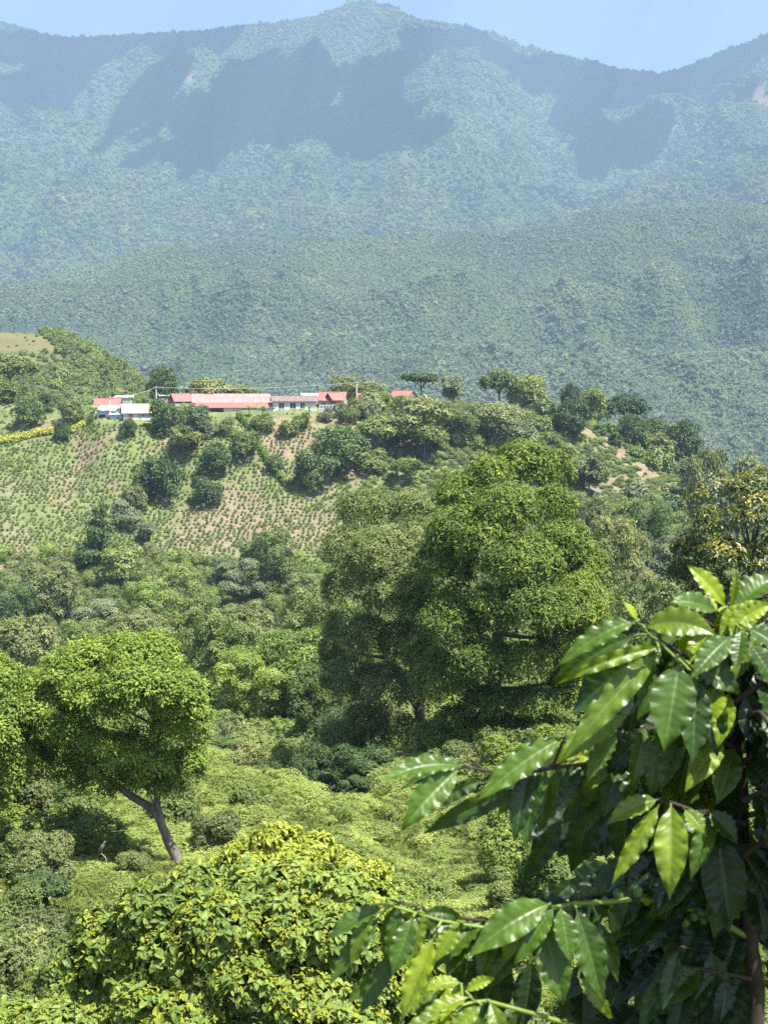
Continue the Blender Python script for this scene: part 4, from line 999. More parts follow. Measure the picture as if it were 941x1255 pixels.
# ------------------------------------------------------------------ trees one by one (kind, column, row of the top, crown width, depth, label)
RG = 'trees along the village ridge'; HG = 'trees on the village hill'; VG = 'trees in the valley'
for row in [
 ('dark_round', 201, 447, 38, 428, 'tall dark round tree rising behind the pale power pole', RG),
 ('olive_broad', 257, 458, 56, 433, 'broad olive tree behind the house with the bright red roof', RG),
 ('mid_broad', 297, 469, 40, 434, 'low wide tree behind the faded pink roof', RG),
 ('dark_shrub', 208, 485, 48, 406, 'big dark rounded bush right beside the cream roofed house', RG),
 ('dark_shrub', 156, 511, 26, 396, 'dark bush below the white house on stilts', HG),
 ('olive_loose', 425, 459, 50, 436, 'loose olive tree behind the brown red roof', RG),
 ('olive_broad', 455, 464, 52, 438, 'olive tree below the bare tree on the ridge', RG),
 ('bare', 458, 446, 26, 441, 'bare grey tree rising above the olive trees on the ridge', RG),
 ('dark_umbrella', 516, 455, 42, 444, 'flat topped umbrella tree standing alone on the skyline', RG),
 ('grey_loose', 556, 460, 38, 446, 'thin loose tree right of the umbrella tree', RG),
 ('dark_broad', 612, 447, 54, 452, 'big dark tree on the skyline, left of a pair that leans together', RG),
 ('mid_round', 640, 460, 52, 456, 'big dark tree on the skyline, right of a pair that leans together', RG),
 ('grey_round', 663, 480, 36, 458, 'pale small tree at the foot of the big skyline pair', RG),
 ('dark_round', 700, 469, 25, 462, 'small round tree peeping over its larger neighbour on the ridge', RG),
 ('dark_round', 697, 489, 50, 449, 'dark ball shaped tree left of the eroded bank', RG),
 ('mid_round', 733, 477, 40, 462, 'round tree between the small round tree and the dark broad one', RG),
 ('dark_broad', 769, 478, 54, 462, 'dark broad tree behind the bare pinkish tree', RG),
 ('bare', 755, 497, 28, 447, 'bare pinkish tree above the eroded bank', RG),
 ('dark_round', 776, 506, 36, 442, 'dark upright tree just right of the eroded bank', RG),
 ('dark_broad', 803, 507, 36, 458, 'dark tree behind the olive tree near the right end of the ridge', RG),
 ('olive_broad', 806, 527, 38, 449, 'olive tree between two dark trees near the right end of the ridge', RG),
 ('dark_round', 840, 513, 44, 445, 'last dark round tree at the right end of the ridge', RG),
 ('olive_broad', 512, 479, 78, 427, 'wide olive tree covering the slope right of the village', HG),
 ('mid_broad', 560, 497, 50, 428, 'mid green tree below the thin loose tree', HG),
 ('olive_broad', 612, 488, 64, 438, 'wide pale olive tree below the big skyline pair', HG),
 ('mid_broad', 470, 503, 62, 421, 'green tree below the rightmost red roofs', HG),
 ('dark_round', 417, 519, 64, 399, 'dark spreading tree on the slope below the lattice fence, upper of two', HG),
 ('dark_shrub', 383, 548, 56, 391, 'dark dense tree on the slope, lower and left of its spreading twin', HG),
 ('dark_round', 193, 558, 60, 374, 'large dark round tree in the middle of the left field', HG),
 ('dark_shrub', 257, 580, 42, 375, 'dark compact tree with a black shadow beside the bare planted soil', HG),
 ('dark_shrub', 262, 540, 46, 385, 'dark tree just above the compact one', HG),
 ('olive_loose', 225, 520, 46, 392, 'thin brownish tree on the slope left of the dark ones', HG),
 ('grey_loose', 240, 497, 50, 402, 'greyish shrubby tree under the house with bright red roof', HG),
 ('mid_round', 300, 528, 40, 392, 'green tree at the top of the narrow bright hedge', HG),
 ('dark_round', 337, 556, 22, 386, 'slender dark tree at the foot of the narrow bright hedge', HG),
 ('mid_shrub', 322, 503, 30, 402, 'dark green bush below the banana plants', HG),
 ('mid_shrub', 352, 512, 26, 402, 'small bush on the bare bank below the dark roofed house', HG),
 ('mid_shrub', 368, 502, 24, 406, 'small bush against the wall of the dark roofed house', HG),
 ('grey_shrub', 155, 610, 42, 364, 'pale grey tree beside the large dark round tree', HG),
 ('olive_shrub', 168, 590, 34, 368, 'low olive tree above the pale grey one', HG),
 ('dark_tall', 120, 618, 56, 338, 'tall dark feathery tree at the lower edge of the left field', HG),
 ('mid_round', 152, 672, 56, 334, 'dark green tree leaning against the tall feathery one', HG),
 ('dark_round', 36, 484, 38, 408, 'dark tree behind the clipped hedge', HG),
 ('dark_shrub', 56, 478, 30, 418, 'dark bushy tree just right of the one behind the hedge', HG),
 ('dark_shrub', 76, 514, 22, 399, 'dark reddish bush growing in the clipped hedge', HG),
 ('olive_broad', 12, 428, 66, 440, 'wide olive tree at the left edge above the hedge', HG),
 ('mid_round', 4, 462, 50, 428, 'green tree at the left edge below the wide olive one', HG),
 ('olive_shrub', 90, 484, 36, 428, 'olive bushes at the path left of the first house', HG),
 ('bright_broad', 498, 556, 44, 404, 'light green flat topped tree on the slope below the wide olive tree', HG),
 ('mid_broad', 520, 512, 54, 419, 'green tree beside the small bare patch right of the village', HG),
 ('mid_shrub', 455, 545, 42, 404, 'green thicket between the spreading dark tree and the flat topped one', HG),
 ('grey_loose', 640, 512, 56, 428, 'loose grey tree on the slope left of the dark ball shaped tree', HG),
 ('olive_loose', 722, 556, 58, 410, 'loose olive tree below the eroded bank', HG),
 ('mid_shrub', 785, 600, 56, 405, 'green thicket below the landslip', HG),
 ('mid_broad', 655, 545, 50, 415, 'green tree left of the loose olive one below the eroded bank', HG),
 ('grey_broad', 850, 560, 60, 425, 'greyish tree on the right hand slope below the last round tree', HG),
 ('grey_loose', 905, 560, 76, 300, 'loose pale tree at the right, behind the reddish leaved tree', HG),
 ('olive_loose', 868, 545, 60, 330, 'loose olive tree above the reddish leaved tree', HG),
 ('mid_shrub', 250, 506, 24, 401, 'small green bush at the left foot of the long white building', HG),
 ('olive_shrub', 276, 509, 24, 401, 'olive bush in front of the middle of the long white building', HG),
 ('grey_shrub', 399, 498, 20, 408, 'greyish bush against the lattice fence', HG),
 ('mid_shrub', 429, 493, 26, 411, 'green bush at the right end of the lattice fence', HG),
 ('olive_shrub', 448, 488, 28, 415, 'olive bush below the red roofed house right of the fence', HG),
 ('mid_broad', 466, 477, 30, 424, 'green tree between the two rightmost red roofed houses', HG),
 ('mid_broad', 492, 482, 24, 424, 'small green tree in front of the rightmost red roofed house', HG),
 ('olive_shrub', 418, 490, 18, 411, 'olive bush under the small gabled house with bright red roof', HG),
 ('mid_shrub', 232, 492, 22, 412, 'green bush below the house with bright red roof', HG),
 ('grey_loose', 180, 640, 30, 360, 'small grey tree in the shadow of the large dark round one', HG),
 ('dark_shrub', 880, 585, 40, 380, 'dark thicket on the right hand slope', HG),
]:
    kind, px, top, wd, Y, lab, gr = row
    if kind == 'grey_round': kind = 'grey_shrub'
    if kind == 'grey_broad': kind = 'grey_loose'
    plant(kind, px, top, wd, Y, lab, group=gr)
for row in [
 ('valley_mid', 328, 646, 76, 322, 'tall green tree at the foot of the planted rows'),
 ('valley_grey', 292, 676, 66, 312, 'greyish tree left of the tall green one at the foot of the rows'),
 ('valley_olive', 372, 700, 60, 300, 'olive tree right of the tall green one at the foot of the rows'),
 ('valley_mid', 205, 690, 84, 300, 'wide green tree below the large dark round tree'),
 ('valley_bright', 180, 712, 70, 280, 'yellow green tree below the tall feathery tree'),
 ('valley_olive', 62, 686, 84, 306, 'olive tree at the lower left corner of the field'),
 ('valley_dark', 10, 715, 70, 290, 'dark tree at the left edge below the field'),
 ('valley_grey', 118, 730, 80, 285, 'greyish tree at the foot of the tall feathery tree'),
 ('valley_olive', 28, 752, 110, 225, 'wide olive tree at the left edge above the near crown'),
 ('valley_mid', 105, 758, 80, 235, 'green tree just above the top of the near left crown'),
 ('valley_mid', 238, 722, 76, 250, 'green tree in the valley above the darker tall one'),
 ('valley_olive', 170, 745, 90, 222, 'olive tree behind the right shoulder of the near left crown'),
 ('valley_mid', 272, 748, 110, 140, 'tall dark green tree right of the near left crown'),
 ('valley_bright', 350, 768, 140, 122, 'broad layered yellow green tree in the valley middle'),
 ('valley_bright', 300, 800, 84, 112, 'smaller yellow green tree before the tall green one right of the near crown'),
 ('valley_mid', 396, 806, 84, 104, 'green tree against the left side of the duller mango tree'),
 ('valley_olive', 300, 735, 90, 180, 'olive tree above the layered yellow green one'),
 ('valley_mid', 388, 716, 100, 170, 'green tree half behind the greyish mango tree'),
 ('valley_mid', 430, 735, 80, 140, 'green tree hidden low behind the greyish mango tree'),
 ('valley_lightshrub', 372, 893, 84, 84, 'yellowish bushy tree at the mouth of the shaded ravine'),
 ('valley_shrub', 300, 905, 90, 98, 'olive bush on the crest right of the near left crown'),
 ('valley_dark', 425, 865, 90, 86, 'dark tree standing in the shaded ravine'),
 ('valley_dark', 345, 938, 80, 66, 'rounded tree added dark for the gully shade right of the brow'),  # from here to the list's ravine mouth: dark crowns added to deepen gully shade
 ('valley_dark', 446, 912, 86, 75, 'rounded tree added dark for shade over the foot of the duller mango tree'),
 ('valley_dark', 385, 912, 74, 72, 'bushy tree added dark for shade at the near end of the ravine'),
 ('valley_olive', 752, 628, 90, 200, 'olive tree just right of the big bright mango tree'),
 ('valley_grey', 795, 648, 84, 230, 'greyish tree above the right hand track'),
 ('valley_olive', 720, 600, 70, 300, 'small olive tree behind the shoulder of the big mango tree'),
 ('valley_dark', 800, 612, 60, 260, 'dark tree left of the reddish leaved tree'),
 ('valley_mid', 800, 705, 110, 105, 'green tree below the right hand track'),
 ('valley_olive', 745, 712, 90, 118, 'olive tree tucked against the right side of the big mango tree'),
 ('valley_mid', 855, 665, 90, 150, 'green tree between the track and the reddish leaved tree'),
 ('valley_round', 690, 640, 70, 280, 'round green tree behind the right half of the mango tree'),
]:
    kind, px, top, wd, Y, lab = row
    plant(kind, px, top, wd, Y, lab, group=VG)

# ------------------------------------------------------------------ the near trees, each built for itself
def hero(px, Y, base_py, label, lobes_px, mat, ncl, per, L, W, seed, trunk_paths, name='tree', bark='bark', cat='tree', group=None, thick=.2, kd=1.0, limbs=26, extra=None, core=0, shrink=.76, **kw):
    """lobes_px: (column, row, radius in px, vertical radius in px, depth offset m); trunk_paths: [(px, py, dY, r), ...]"""
    rng = np.random.RandomState(seed); k = Y / F
    a, b = ray(px, base_py); x0 = float(a * Y); z0 = float(b * Y)
    g = float(ground_z(np.array([x0]), np.array([float(Y)]))[0])
    O = np.array([x0, Y, min(g, z0)])
    lb = []
    for i_, (lx, ly, rx, ry, dy) in enumerate(lobes_px):
        q_ = .92 if i_ < core else shrink * rng.uniform(.75, 1.2); rx, ry = rx * q_, ry * q_
        p = at(lx, ly, Y + dy) - O; kk = (Y + dy) / F; lb.append((p[0], p[1], p[2], rx * kk, rx * kk * kd, ry * kk))
    t = empty(name, O, label, cat, group)
    v, f, at_ = leaf_cloud(lb, ncl, per, L, W, rng, core=core, **kw)
    if extra:                                    # young leaves set over the old ones
        v2, f2, a2 = leaf_cloud(lb, rng=rng, core=core, **extra)
        f = np.concatenate([f, f2 + len(v)]); v = np.concatenate([v, v2]); at_ = {q: np.concatenate([at_[q], a2[q]]) for q in at_}
    link('crown', mesh_from(name + '_crown', v, f, M[mat], at_), t)
    T = Tubes(); ends = []
    for path in trunk_paths:
        P = np.array([at(q[0], q[1], Y + q[2]) - O for q in path]); r = [q[3] for q in path]
        u = np.linspace(0, 1, 14); s = np.linspace(0, 1, len(P))
        Ps = np.stack([np.interp(u, s, P[:, i]) for i in range(3)], -1); Ps[1:-1] += rng.normal(0, .02 * r[0] * 6, (12, 3)) * .3
        if path is trunk_paths[0]: Ps[0, 2] = -0.5 + min(0, g - O[2])
        T.tube(Ps, np.interp(u, s, r), 10); ends.append(Ps)
    for l in sorted(lb, key=lambda q: -q[3])[:limbs]:
        p = np.array(l[:3]); best = min((e[i] for e in ends for i in range(4, 14)), key=lambda q: np.linalg.norm(q - p) + max(0, q[2] - p[2]) * 2)
        T.tube(bez(best, (best + p) / 2 + np.array([0, 0, -.03]) * np.linalg.norm(p - best), p + np.array([0, 0, l[5] * .5]), 9), np.linspace(thick * .38, thick * .05, 9), 6)
    link('trunk', T.mesh(name + '_trunk', M[bark]), t)
    return t

M['mango'] = foliage('leaf_mango_bright', [(0.0, (.026, .055, .007)), (.4, (.056, .105, .011)), (.75, (.105, .158, .016)), (1.0, (.19, .228, .028))], .55, .22, .25, hue=0, val=0)
M['mango_dull'] = foliage('leaf_mango_dull', [(0.0, (.042, .068, .016)), (.5, (.085, .122, .028)), (1.0, (.15, .18, .055))], .55, .2, .25, hue=0, val=0)
M['legume'] = foliage('leaf_near_legume', [(0.0, (.050, .095, .010)), (.5, (.095, .155, .016)), (1.0, (.175, .23, .03))], .55, .24, .22, hue=0, val=0)
M['flushing'] = foliage('leaf_flushing', [(0.0, (.020, .040, .010)), (.5, (.042, .072, .017)), (1.0, (.10, .13, .04))], .4, .3, .4, flush=(.30, .27, .045), hue=0, val=0)
rs = np.random.RandomState(3)
def fill(cx, cy, rx, ry, n, r0, r1, sq=.75, dy=2.0, seed=0, ymax=None, shell=.55):
    g = np.random.RandomState(seed); out = []
    while len(out) < n:
        a = g.rand() * 6.28; q = math.sqrt(g.uniform(shell, 1)); x = cx + math.cos(a) * q * rx; y = cy + math.sin(a) * q * ry
        if ymax and y > ymax: continue
        r = g.uniform(r0, r1); d = math.sqrt(max(0, 1 - q * q * .8)) * dy * (1 if g.rand() < .25 else -1)
        out.append((x, y, r, r * sq, d))
    return out
# big bright mango
lob = [(610, 700, 75, 90, 0), (630, 620, 65, 55, 0), (680, 720, 70, 75, 0), (570, 760, 70, 80, 0), (620, 810, 90, 60, 0),
       (640, 562, 42, 30, 0), (600, 580, 40, 30, -1), (672, 575, 34, 30, 0), (568, 608, 34, 30, -1), (560, 650, 42, 36, -2.5), (620, 625, 44, 36, -4), (680, 620, 34, 34, -2), (690, 665, 36, 34, -3),
       (545, 690, 34, 32, -2), (640, 690, 44, 36, -5), (600, 665, 40, 34, -4.5), (712, 690, 40, 36, -2), (700, 740, 44, 36, -4), (655, 745, 40, 34, -6), (600, 740, 36, 30, -5), (555, 760, 40, 36, -4),
       (520, 740, 36, 36, 0), (722, 765, 28, 30, 0), (690, 790, 40, 34, -4), (640, 810, 44, 32, -5), (590, 810, 40, 30, -5), (545, 830, 38, 32, -3), (520, 800, 32, 34, 0), (600, 860, 40, 26, -4), (650, 860, 44, 26, -4), (560, 880, 36, 22, -3), (700, 840, 40, 28, -2), (600, 900, 56, 26, -3), (660, 895, 56, 26, -3), (545, 902, 44, 24, -2)]
hero(600, 72, 925, 'big bright green mango tree, tallest in the valley', lob, 'mango', 7200, 20, .235, .068, 11, [[(600, 925, 0, .42), (604, 860, 0, .36), (612, 760, 0, .3), (630, 640, 0, .12)]], thick=.4, kd=1.0, core=5, shrink=.79, ragged=.14, jit=.15, droop=.6, open_=1.25, up=.45, low=-.3, shell=.18, cull=.86)
# its duller neighbour
lob = [(480, 680, 75, 70, 0), (470, 760, 75, 80, 0), (480, 640, 50, 36, 0), (450, 625, 38, 28, 0), (510, 622, 40, 28, -1), (425, 670, 34, 30, -1), (415, 720, 30, 32, 0), (470, 680, 46, 34, -4), (520, 670, 42, 36, -3), (440, 710, 42, 36, -4),
       (490, 730, 44, 36, -5), (420, 770, 34, 34, -1), (450, 780, 42, 36, -4), (500, 790, 44, 36, -4), (430, 830, 36, 28, -2), (470, 840, 40, 28, -3), (520, 850, 32, 26, -1), (410, 800, 22, 26, 0), (450, 880, 34, 26, -1), (420, 905, 34, 26, 0), (485, 895, 34, 24, 0)]
hero(517, 79, 925, 'duller grey green mango tree left of the big bright one', lob, 'mango_dull', 4400, 20, .21, .06, 12, [[(517, 928, 0, .34), (515, 880, 0, .3), (505, 800, 0, .26), (485, 680, 0, .1)], [(513, 870, 0, .2), (470, 800, -1, .14), (440, 720, -1, .07)]], thick=.3, core=2, ragged=.13, jit=.14, droop=.5, open_=1.25, up=.4, low=-.35, shell=.18, cull=.86)
# near left crown on a forked trunk
lob = [(160, 850, 85, 55, 0), (110, 870, 70, 50, 0), (200, 880, 48, 50, 0)] + fill(140, 862, 96, 66, 26, 24, 36, .8, 2.2, 5) + \
      [(190, 793, 30, 20, 0), (110, 800, 30, 20, 0), (150, 790, 34, 20, -.5), (70, 835, 34, 24, 0), (225, 850, 28, 30, 0), (236, 900, 24, 28, 0), (225, 945, 24, 22, 0), (190, 960, 30, 20, .4), (150, 965, 28, 18, .6), (160, 840, 40, 30, -2.4), (110, 850, 40, 30, -2.2), (205, 845, 34, 30, -1.8), (60, 880, 40, 34, -.5), (85, 925, 34, 24, .4), (50, 930, 34, 26, .3), (40, 890, 34, 30, 0), (235, 935, 26, 26, -.4), (205, 965, 26, 22, .2), (110, 950, 34, 22, .8), (180, 930, 40, 30, -.6), (245, 880, 22, 26, -.3), (128, 948, 32, 22, .5), (92, 945, 32, 22, .5), (175, 948, 30, 22, .3)]
hero(216, 40, 1050, 'near tree with a wide green crown on a forked leaning trunk', lob, 'legume', 5600, 22, .115, .05, 13,
     [[(219, 1056, 0, .165), (206, 1030, 0, .13), (197, 1008, 0, .118), (186, 988, .1, .11)], [(198, 1010, 0, .10), (193, 985, 0, .085), (190, 950, 0, .07), (196, 890, 0, .04)], [(188, 992, .1, .12), (160, 975, .2, .10), (128, 950, .2, .09), (98, 928, .2, .07), (70, 890, .2, .04)]], thick=.13, core=0, shrink=.83, ragged=.11, jit=.085, droop=.3, open_=1.2, up=.7, low=-.2, shell=.2, cull=.88)
# tree cut by the left edge
lob = [(-20, 870, 50, 60, 0), (0, 835, 34, 26, 0), (-30, 820, 40, 26, 0), (15, 870, 26, 30, -.6), (-10, 900, 36, 36, -1), (5, 945, 32, 32, 0), (-40, 900, 50, 50, 0), (-20, 975, 36, 26, 0), (20, 920, 24, 24, 0)]
hero(-30, 38.5, 1060, 'tree at the left edge overlapping the wide near crown', lob, 'legume', 1900, 22, .115, .05, 14, [[(-30, 1060, 0, .2), (-25, 980, 0, .15), (-15, 880, 0, .08)]], thick=.12, core=0, shrink=.83, ragged=.11, jit=.085, droop=.3, open_=1.2, up=.7, low=-.25, shell=.2, cull=.88)
# reddish leaved tree at the right edge
lob = [(900, 640, 70, 60, 0), (940, 600, 50, 30, 0), (905, 600, 34, 24, -.5), (870, 640, 36, 28, -1), (925, 630, 40, 30, -2), (960, 640, 40, 34, -1), (850, 670, 32, 26, 0), (890, 680, 40, 30, -2), (940, 690, 44, 34, -2), (835, 700, 28, 24, 0), (870, 720, 36, 30, -1), (920, 740, 46, 34, -1), (970, 720, 44, 40, 0), (860, 770, 40, 34, 0), (930, 800, 50, 40, 0), (985, 620, 44, 40, 0), (990, 800, 50, 50, 0)]
hero(915, 58, 890, 'tree with yellow and reddish young leaves at the right edge', lob, 'flushing', 3600, 9, .20, .085, 15, [[(915, 890, 0, .26), (918, 800, 0, .2), (920, 680, 0, .12)]], thick=.22, core=1, ragged=.12, droop=.5, open_=1.15, up=.4, low=-.5, shell=.4, jit=.07, flush_p=.26)
# yellow flushing trees in the lower left
M['yflush'] = foliage('leaf_yellow_flush', [(0.0, (.052, .095, .012)), (.5, (.105, .165, .020)), (1.0, (.17, .225, .034))], .38, .25, .35, flush=(.30, .325, .032), hue=0, val=0, veins=True)
M['yflush_b'] = foliage('leaf_yellow_flush_behind', [(0.0, (.06, .105, .012)), (.5, (.12, .17, .02)), (1.0, (.19, .23, .03))], .42, .33, .4, flush=(.27, .31, .03), hue=0, val=0)
lob = [(300, 1190, 150, 110, 0), (200, 1220, 90, 80, 0), (400, 1200, 90, 90, 0), (300, 1085, 46, 34, -.1), (240, 1095, 44, 36, -.2), (180, 1115, 44, 36, -.3), (350, 1080, 46, 34, -.2), (400, 1090, 46, 36, -.3), (455, 1105, 40, 34, -.1), (140, 1160, 40, 36, -.2), (115, 1205, 36, 36, 0), (490, 1125, 32, 30, 0), (270, 1140, 54, 44, -.7), (340, 1140, 50, 44, -.8), (210, 1170, 50, 46, -.7), (410, 1150, 50, 44, -.7), (300, 1200, 60, 50, -1), (180, 1230, 50, 50, -.8), (240, 1250, 60, 50, -1), (380, 1230, 60, 50, -1), (460, 1190, 44, 50, -.5), (330, 1270, 60, 40, -1), (430, 1270, 60, 50, -.9), (130, 1270, 50, 50, -.5), (490, 1240, 40, 50, -.3), (505, 1160, 34, 34, -.2), (528, 1200, 38, 44, 0), (512, 1130, 28, 26, -.1), (530, 1160, 30, 30, 0), (500, 1135, 26, 24, -.1), (440, 1130, 40, 34, -.5), (98, 1178, 30, 26, -.1), (120, 1140, 26, 22, -.1)]
hero(300, 14, 1430, 'bushy tree with yellow young leaves over glossy green ones in front', lob, 'yflush', 2300, 8, .092, .055, 16, [[(300, 1430, 0, .10), (300, 1330, 0, .085), (300, 1200, 0, .05)]], thick=.08, core=3, shrink=.86, ragged=.1, bend=True, droop=.75, open_=1.05, up=.55, low=-.6, shell=.3, flush_p=.03, cull=.86, extra=dict(ncl=1350, per=8, L=.055, W=.024, bend=True, droop=.5, open_=.8, up=.8, low=-.3, shell=.05, flush_p=3, cull=.92, jit=.02))
lob = [(345, 1070, 70, 44, 0), (300, 1050, 34, 26, -.2), (340, 1032, 36, 24, -.3), (385, 1038, 34, 24, -.2), (420, 1060, 34, 26, 0), (320, 1075, 40, 30, -.8), (370, 1070, 40, 30, -.8), (270, 1075, 30, 26, 0), (450, 1075, 30, 26, 0)]
hero(350, 18.5, 1290, 'yellower bushy tree peeping out behind the front one', lob, 'yflush_b', 1100, 8, .10, .04, 17, [[(350, 1290, 0, .10), (350, 1180, 0, .08), (350, 1080, 0, .05)]], thick=.07, core=1, shrink=.86, ragged=.1, bend=True, droop=.85, open_=1.05, up=.5, low=-.4, shell=.3, flush_p=.9, cull=.86)
lob = [(40, 1290, 70, 60, 0), (90, 1250, 40, 32, -.2), (50, 1255, 36, 28, -.2), (10, 1262, 36, 28, 0), (120, 1280, 36, 36, 0), (60, 1275, 40, 34, -.7), (100, 1228, 20, 14, 0)]
hero(50, 15.5, 1430, 'yellow leaved bush cut by the lower left corner', lob, 'yflush', 700, 8, .11, .055, 18, [[(50, 1430, 0, .08), (50, 1350, 0, .07), (50, 1280, 0, .04)]], thick=.06, core=1, shrink=.86, ragged=.1, bend=True, droop=.75, open_=1.05, up=.55, low=-.5, shell=.28, flush_p=.03, cull=.86, extra=dict(ncl=1000, per=8, L=.046, W=.02, bend=True, droop=.5, open_=.8, up=.8, low=-.3, shell=.05, flush_p=3, cull=.92, jit=.02))

# ------------------------------------------------------------------ slopes between the near trees: grass, weeds, shrubs
M['grass'] = foliage('grass_blades', [(0.0, (.080, .125, .026)), (.5, (.140, .19, .042)), (1.0, (.22, .25, .08))], .6, .3, .15)
M['meadow'] = foliage('meadow_herbs', [(0.0, (.10, .15, .030)), (.5, (.165, .222, .048)), (1.0, (.235, .285, .08))], .6, .3, .12)
M['weed'] = foliage('weed_leaves', [(0.0, (.045, .085, .010)), (.5, (.09, .145, .018)), (1.0, (.16, .205, .035))], .55, .34, .25)
def tuft(name, mat, seed, nb, h, sp, w):
    g = np.random.RandomState(seed); ph = g.rand(nb) * 6.28; r = np.sqrt(g.rand(nb)) * sp
    B = np.stack([np.cos(ph) * r, np.sin(ph) * r, np.zeros(nb)], -1); a2 = g.rand(nb) * 6.28; ln = g.uniform(.15, .75, nb)
    hh = h * g.uniform(.5, 1.2, nb); D = np.stack([np.cos(a2), np.sin(a2), np.zeros(nb)], -1); S = np.stack([-np.sin(a2), np.cos(a2), np.zeros(nb)], -1) * w
    m_ = B + D * (hh * ln * .3)[:, None] + np.array([0, 0, 1]) * (hh * .62)[:, None]; tp = B + D * (hh * ln)[:, None] + np.array([0, 0, 1]) * (hh * (1 - .35 * ln))[:, None]
    v = np.stack([B - S, B + S, m_ + S * .8, tp, m_ - S * .8], 1)
    f = np.arange(nb * 5).reshape(-1, 5)
    return mesh_from(name, v.reshape(-1, 3), f, mat, {'tint': np.repeat(g.rand(nb), 5), 'flush': np.zeros(nb * 5)})
TF = [tuft(f'grass_tuft_{i}', M['grass'], 200 + i, 60, .62, .30, .011) for i in range(3)]
rng = np.random.RandomState(23)
pts = jitter_points(4, 92, -0.45, 0.45, lambda y: .17 + .0040 * y, rng)
z = ground_z(pts[:, 0], pts[:, 1]); n = len(pts)
nz = fbm(pts[:, 0] / 9, pts[:, 1] / 9, 91, 3)
s = rng.uniform(.6, 1.25, n) * (.30 + .0034 * pts[:, 1]) * (1 + .5 * nz)
scatter('slope_grass', np.stack([pts[:, 0], pts[:, 1], z - .03], -1), s, rng.rand(n) * 6.28, rng.randint(0, 3, n), TF, 'tall yellow green grass on the near slopes', 'grass')
WD = []
for i, k_ in enumerate(('weed', 'weed', 'mid', 'olive')):
    g_ = np.random.RandomState(240 + i); lb = [(0, 0, .3, .4, .4, .34)] + [(math.cos(a) * .3, math.sin(a) * .3, g_.uniform(.2, .55), .24, .24, .22) for a in g_.rand(5) * 6.28]
    v, f, at_ = leaf_cloud(lb, 1100, 6, .046, .022, g_, droop=.35, open_=1.2, low=-.3, shell=.45)
    WD.append(mesh_from(f'weed_{i}', v, f, M[k_], at_))
pts = jitter_points(16, 96, -0.45, 0.45, lambda y: .55 + .011 * y, rng)
z = ground_z(pts[:, 0], pts[:, 1]); px_, py_ = project(pts[:, 0], pts[:, 1], z)
nz = fbm(pts[:, 0] / 7, pts[:, 1] / 7, 93, 4)
meadow = np.exp(-(((px_ - 450) / 130) ** 2 + ((py_ - 1020) / 65) ** 2)) + np.exp(-(((px_ - 560) / 70) ** 2 + ((py_ - 1090) / 45) ** 2)) + .8 * np.exp(-(((px_ - 280) / 80) ** 2 + ((py_ - 975) / 45) ** 2)) + .7 * np.exp(-(((px_ - 150) / 90) ** 2 + ((py_ - 1035) / 50) ** 2))
keep = rng.rand(len(pts)) < np.clip(.36 + 1.4 * nz - 1.9 * meadow, .0, 1); pts, z, nz, meadow = pts[keep], z[keep], nz[keep], meadow[keep]; n = len(pts)
s = rng.gamma(5, 1 / 5.0, n) * (.5 + .014 * pts[:, 1]) * (1 + .5 * nz) * (1 - .5 * np.clip(meadow, 0, 1))
idx = np.clip((fbm(pts[:, 0] / 11, pts[:, 1] / 11, 95, 3) + .5) * 4 + rng.normal(0, .7, n), 0, 3.99).astype(int)
scatter('slope_weeds', np.stack([pts[:, 0], pts[:, 1], z - s * .06], -1), np.stack([s, s, s * rng.uniform(.6, 1.1, n)], -1), rng.rand(n) * 6.28, idx, WD, 'leafy weeds and low scrub tangled over the near slopes', 'weeds')
# low leafy cover on the open meadow
CV = []
for i in range(3):
    g_ = np.random.RandomState(260 + i); lb = [(0, 0, .1, .5, .5, .16)] + [(math.cos(a) * .35, math.sin(a) * .35, .14, .24, .24, g_.uniform(.1, .26)) for a in g_.rand(6) * 6.28]
    v, f, at_ = leaf_cloud(lb, 1300, 5, .034, .014, g_, droop=.1, open_=1.0, low=-.1, shell=.5, up=.9)
    CV.append(mesh_from(f'cover_{i}', v, f, M['meadow'], at_))
pts = jitter_points(14, 96, -0.45, 0.45, lambda y: .36 + .0062 * y, rng)
z = ground_z(pts[:, 0], pts[:, 1]); n = len(pts)
s = rng.gamma(7, 1 / 7.0, n) * (.55 + .009 * pts[:, 1])
scatter('meadow_cover', np.stack([pts[:, 0], pts[:, 1], z - .02], -1), np.stack([s, s, s * rng.uniform(.3, .65, n)], -1), rng.rand(n) * 6.28, rng.randint(0, 3, n), CV, 'light green herbs covering the meadow and the near slopes', 'herbs')
SG = 'shrubs on the near slopes'
LDN = dict(ncl=3600, per=6, L=.036, W=.019, droop=.45, open_=1.2, low=-.55, shell=.4)
proto('near_mid_0', 'shrub', 'mid', 401, **LDN); proto('near_olive_0', 'shrub', 'olive', 402, **LDN); proto('near_bright_0', 'shrub', 'bright', 403, **LDN); proto('near_dark_0', 'loose', 'dark', 404, bark='bark_pale', **LDN); proto('near_weed_0', 'shrub', 'weed', 405, **LDN)
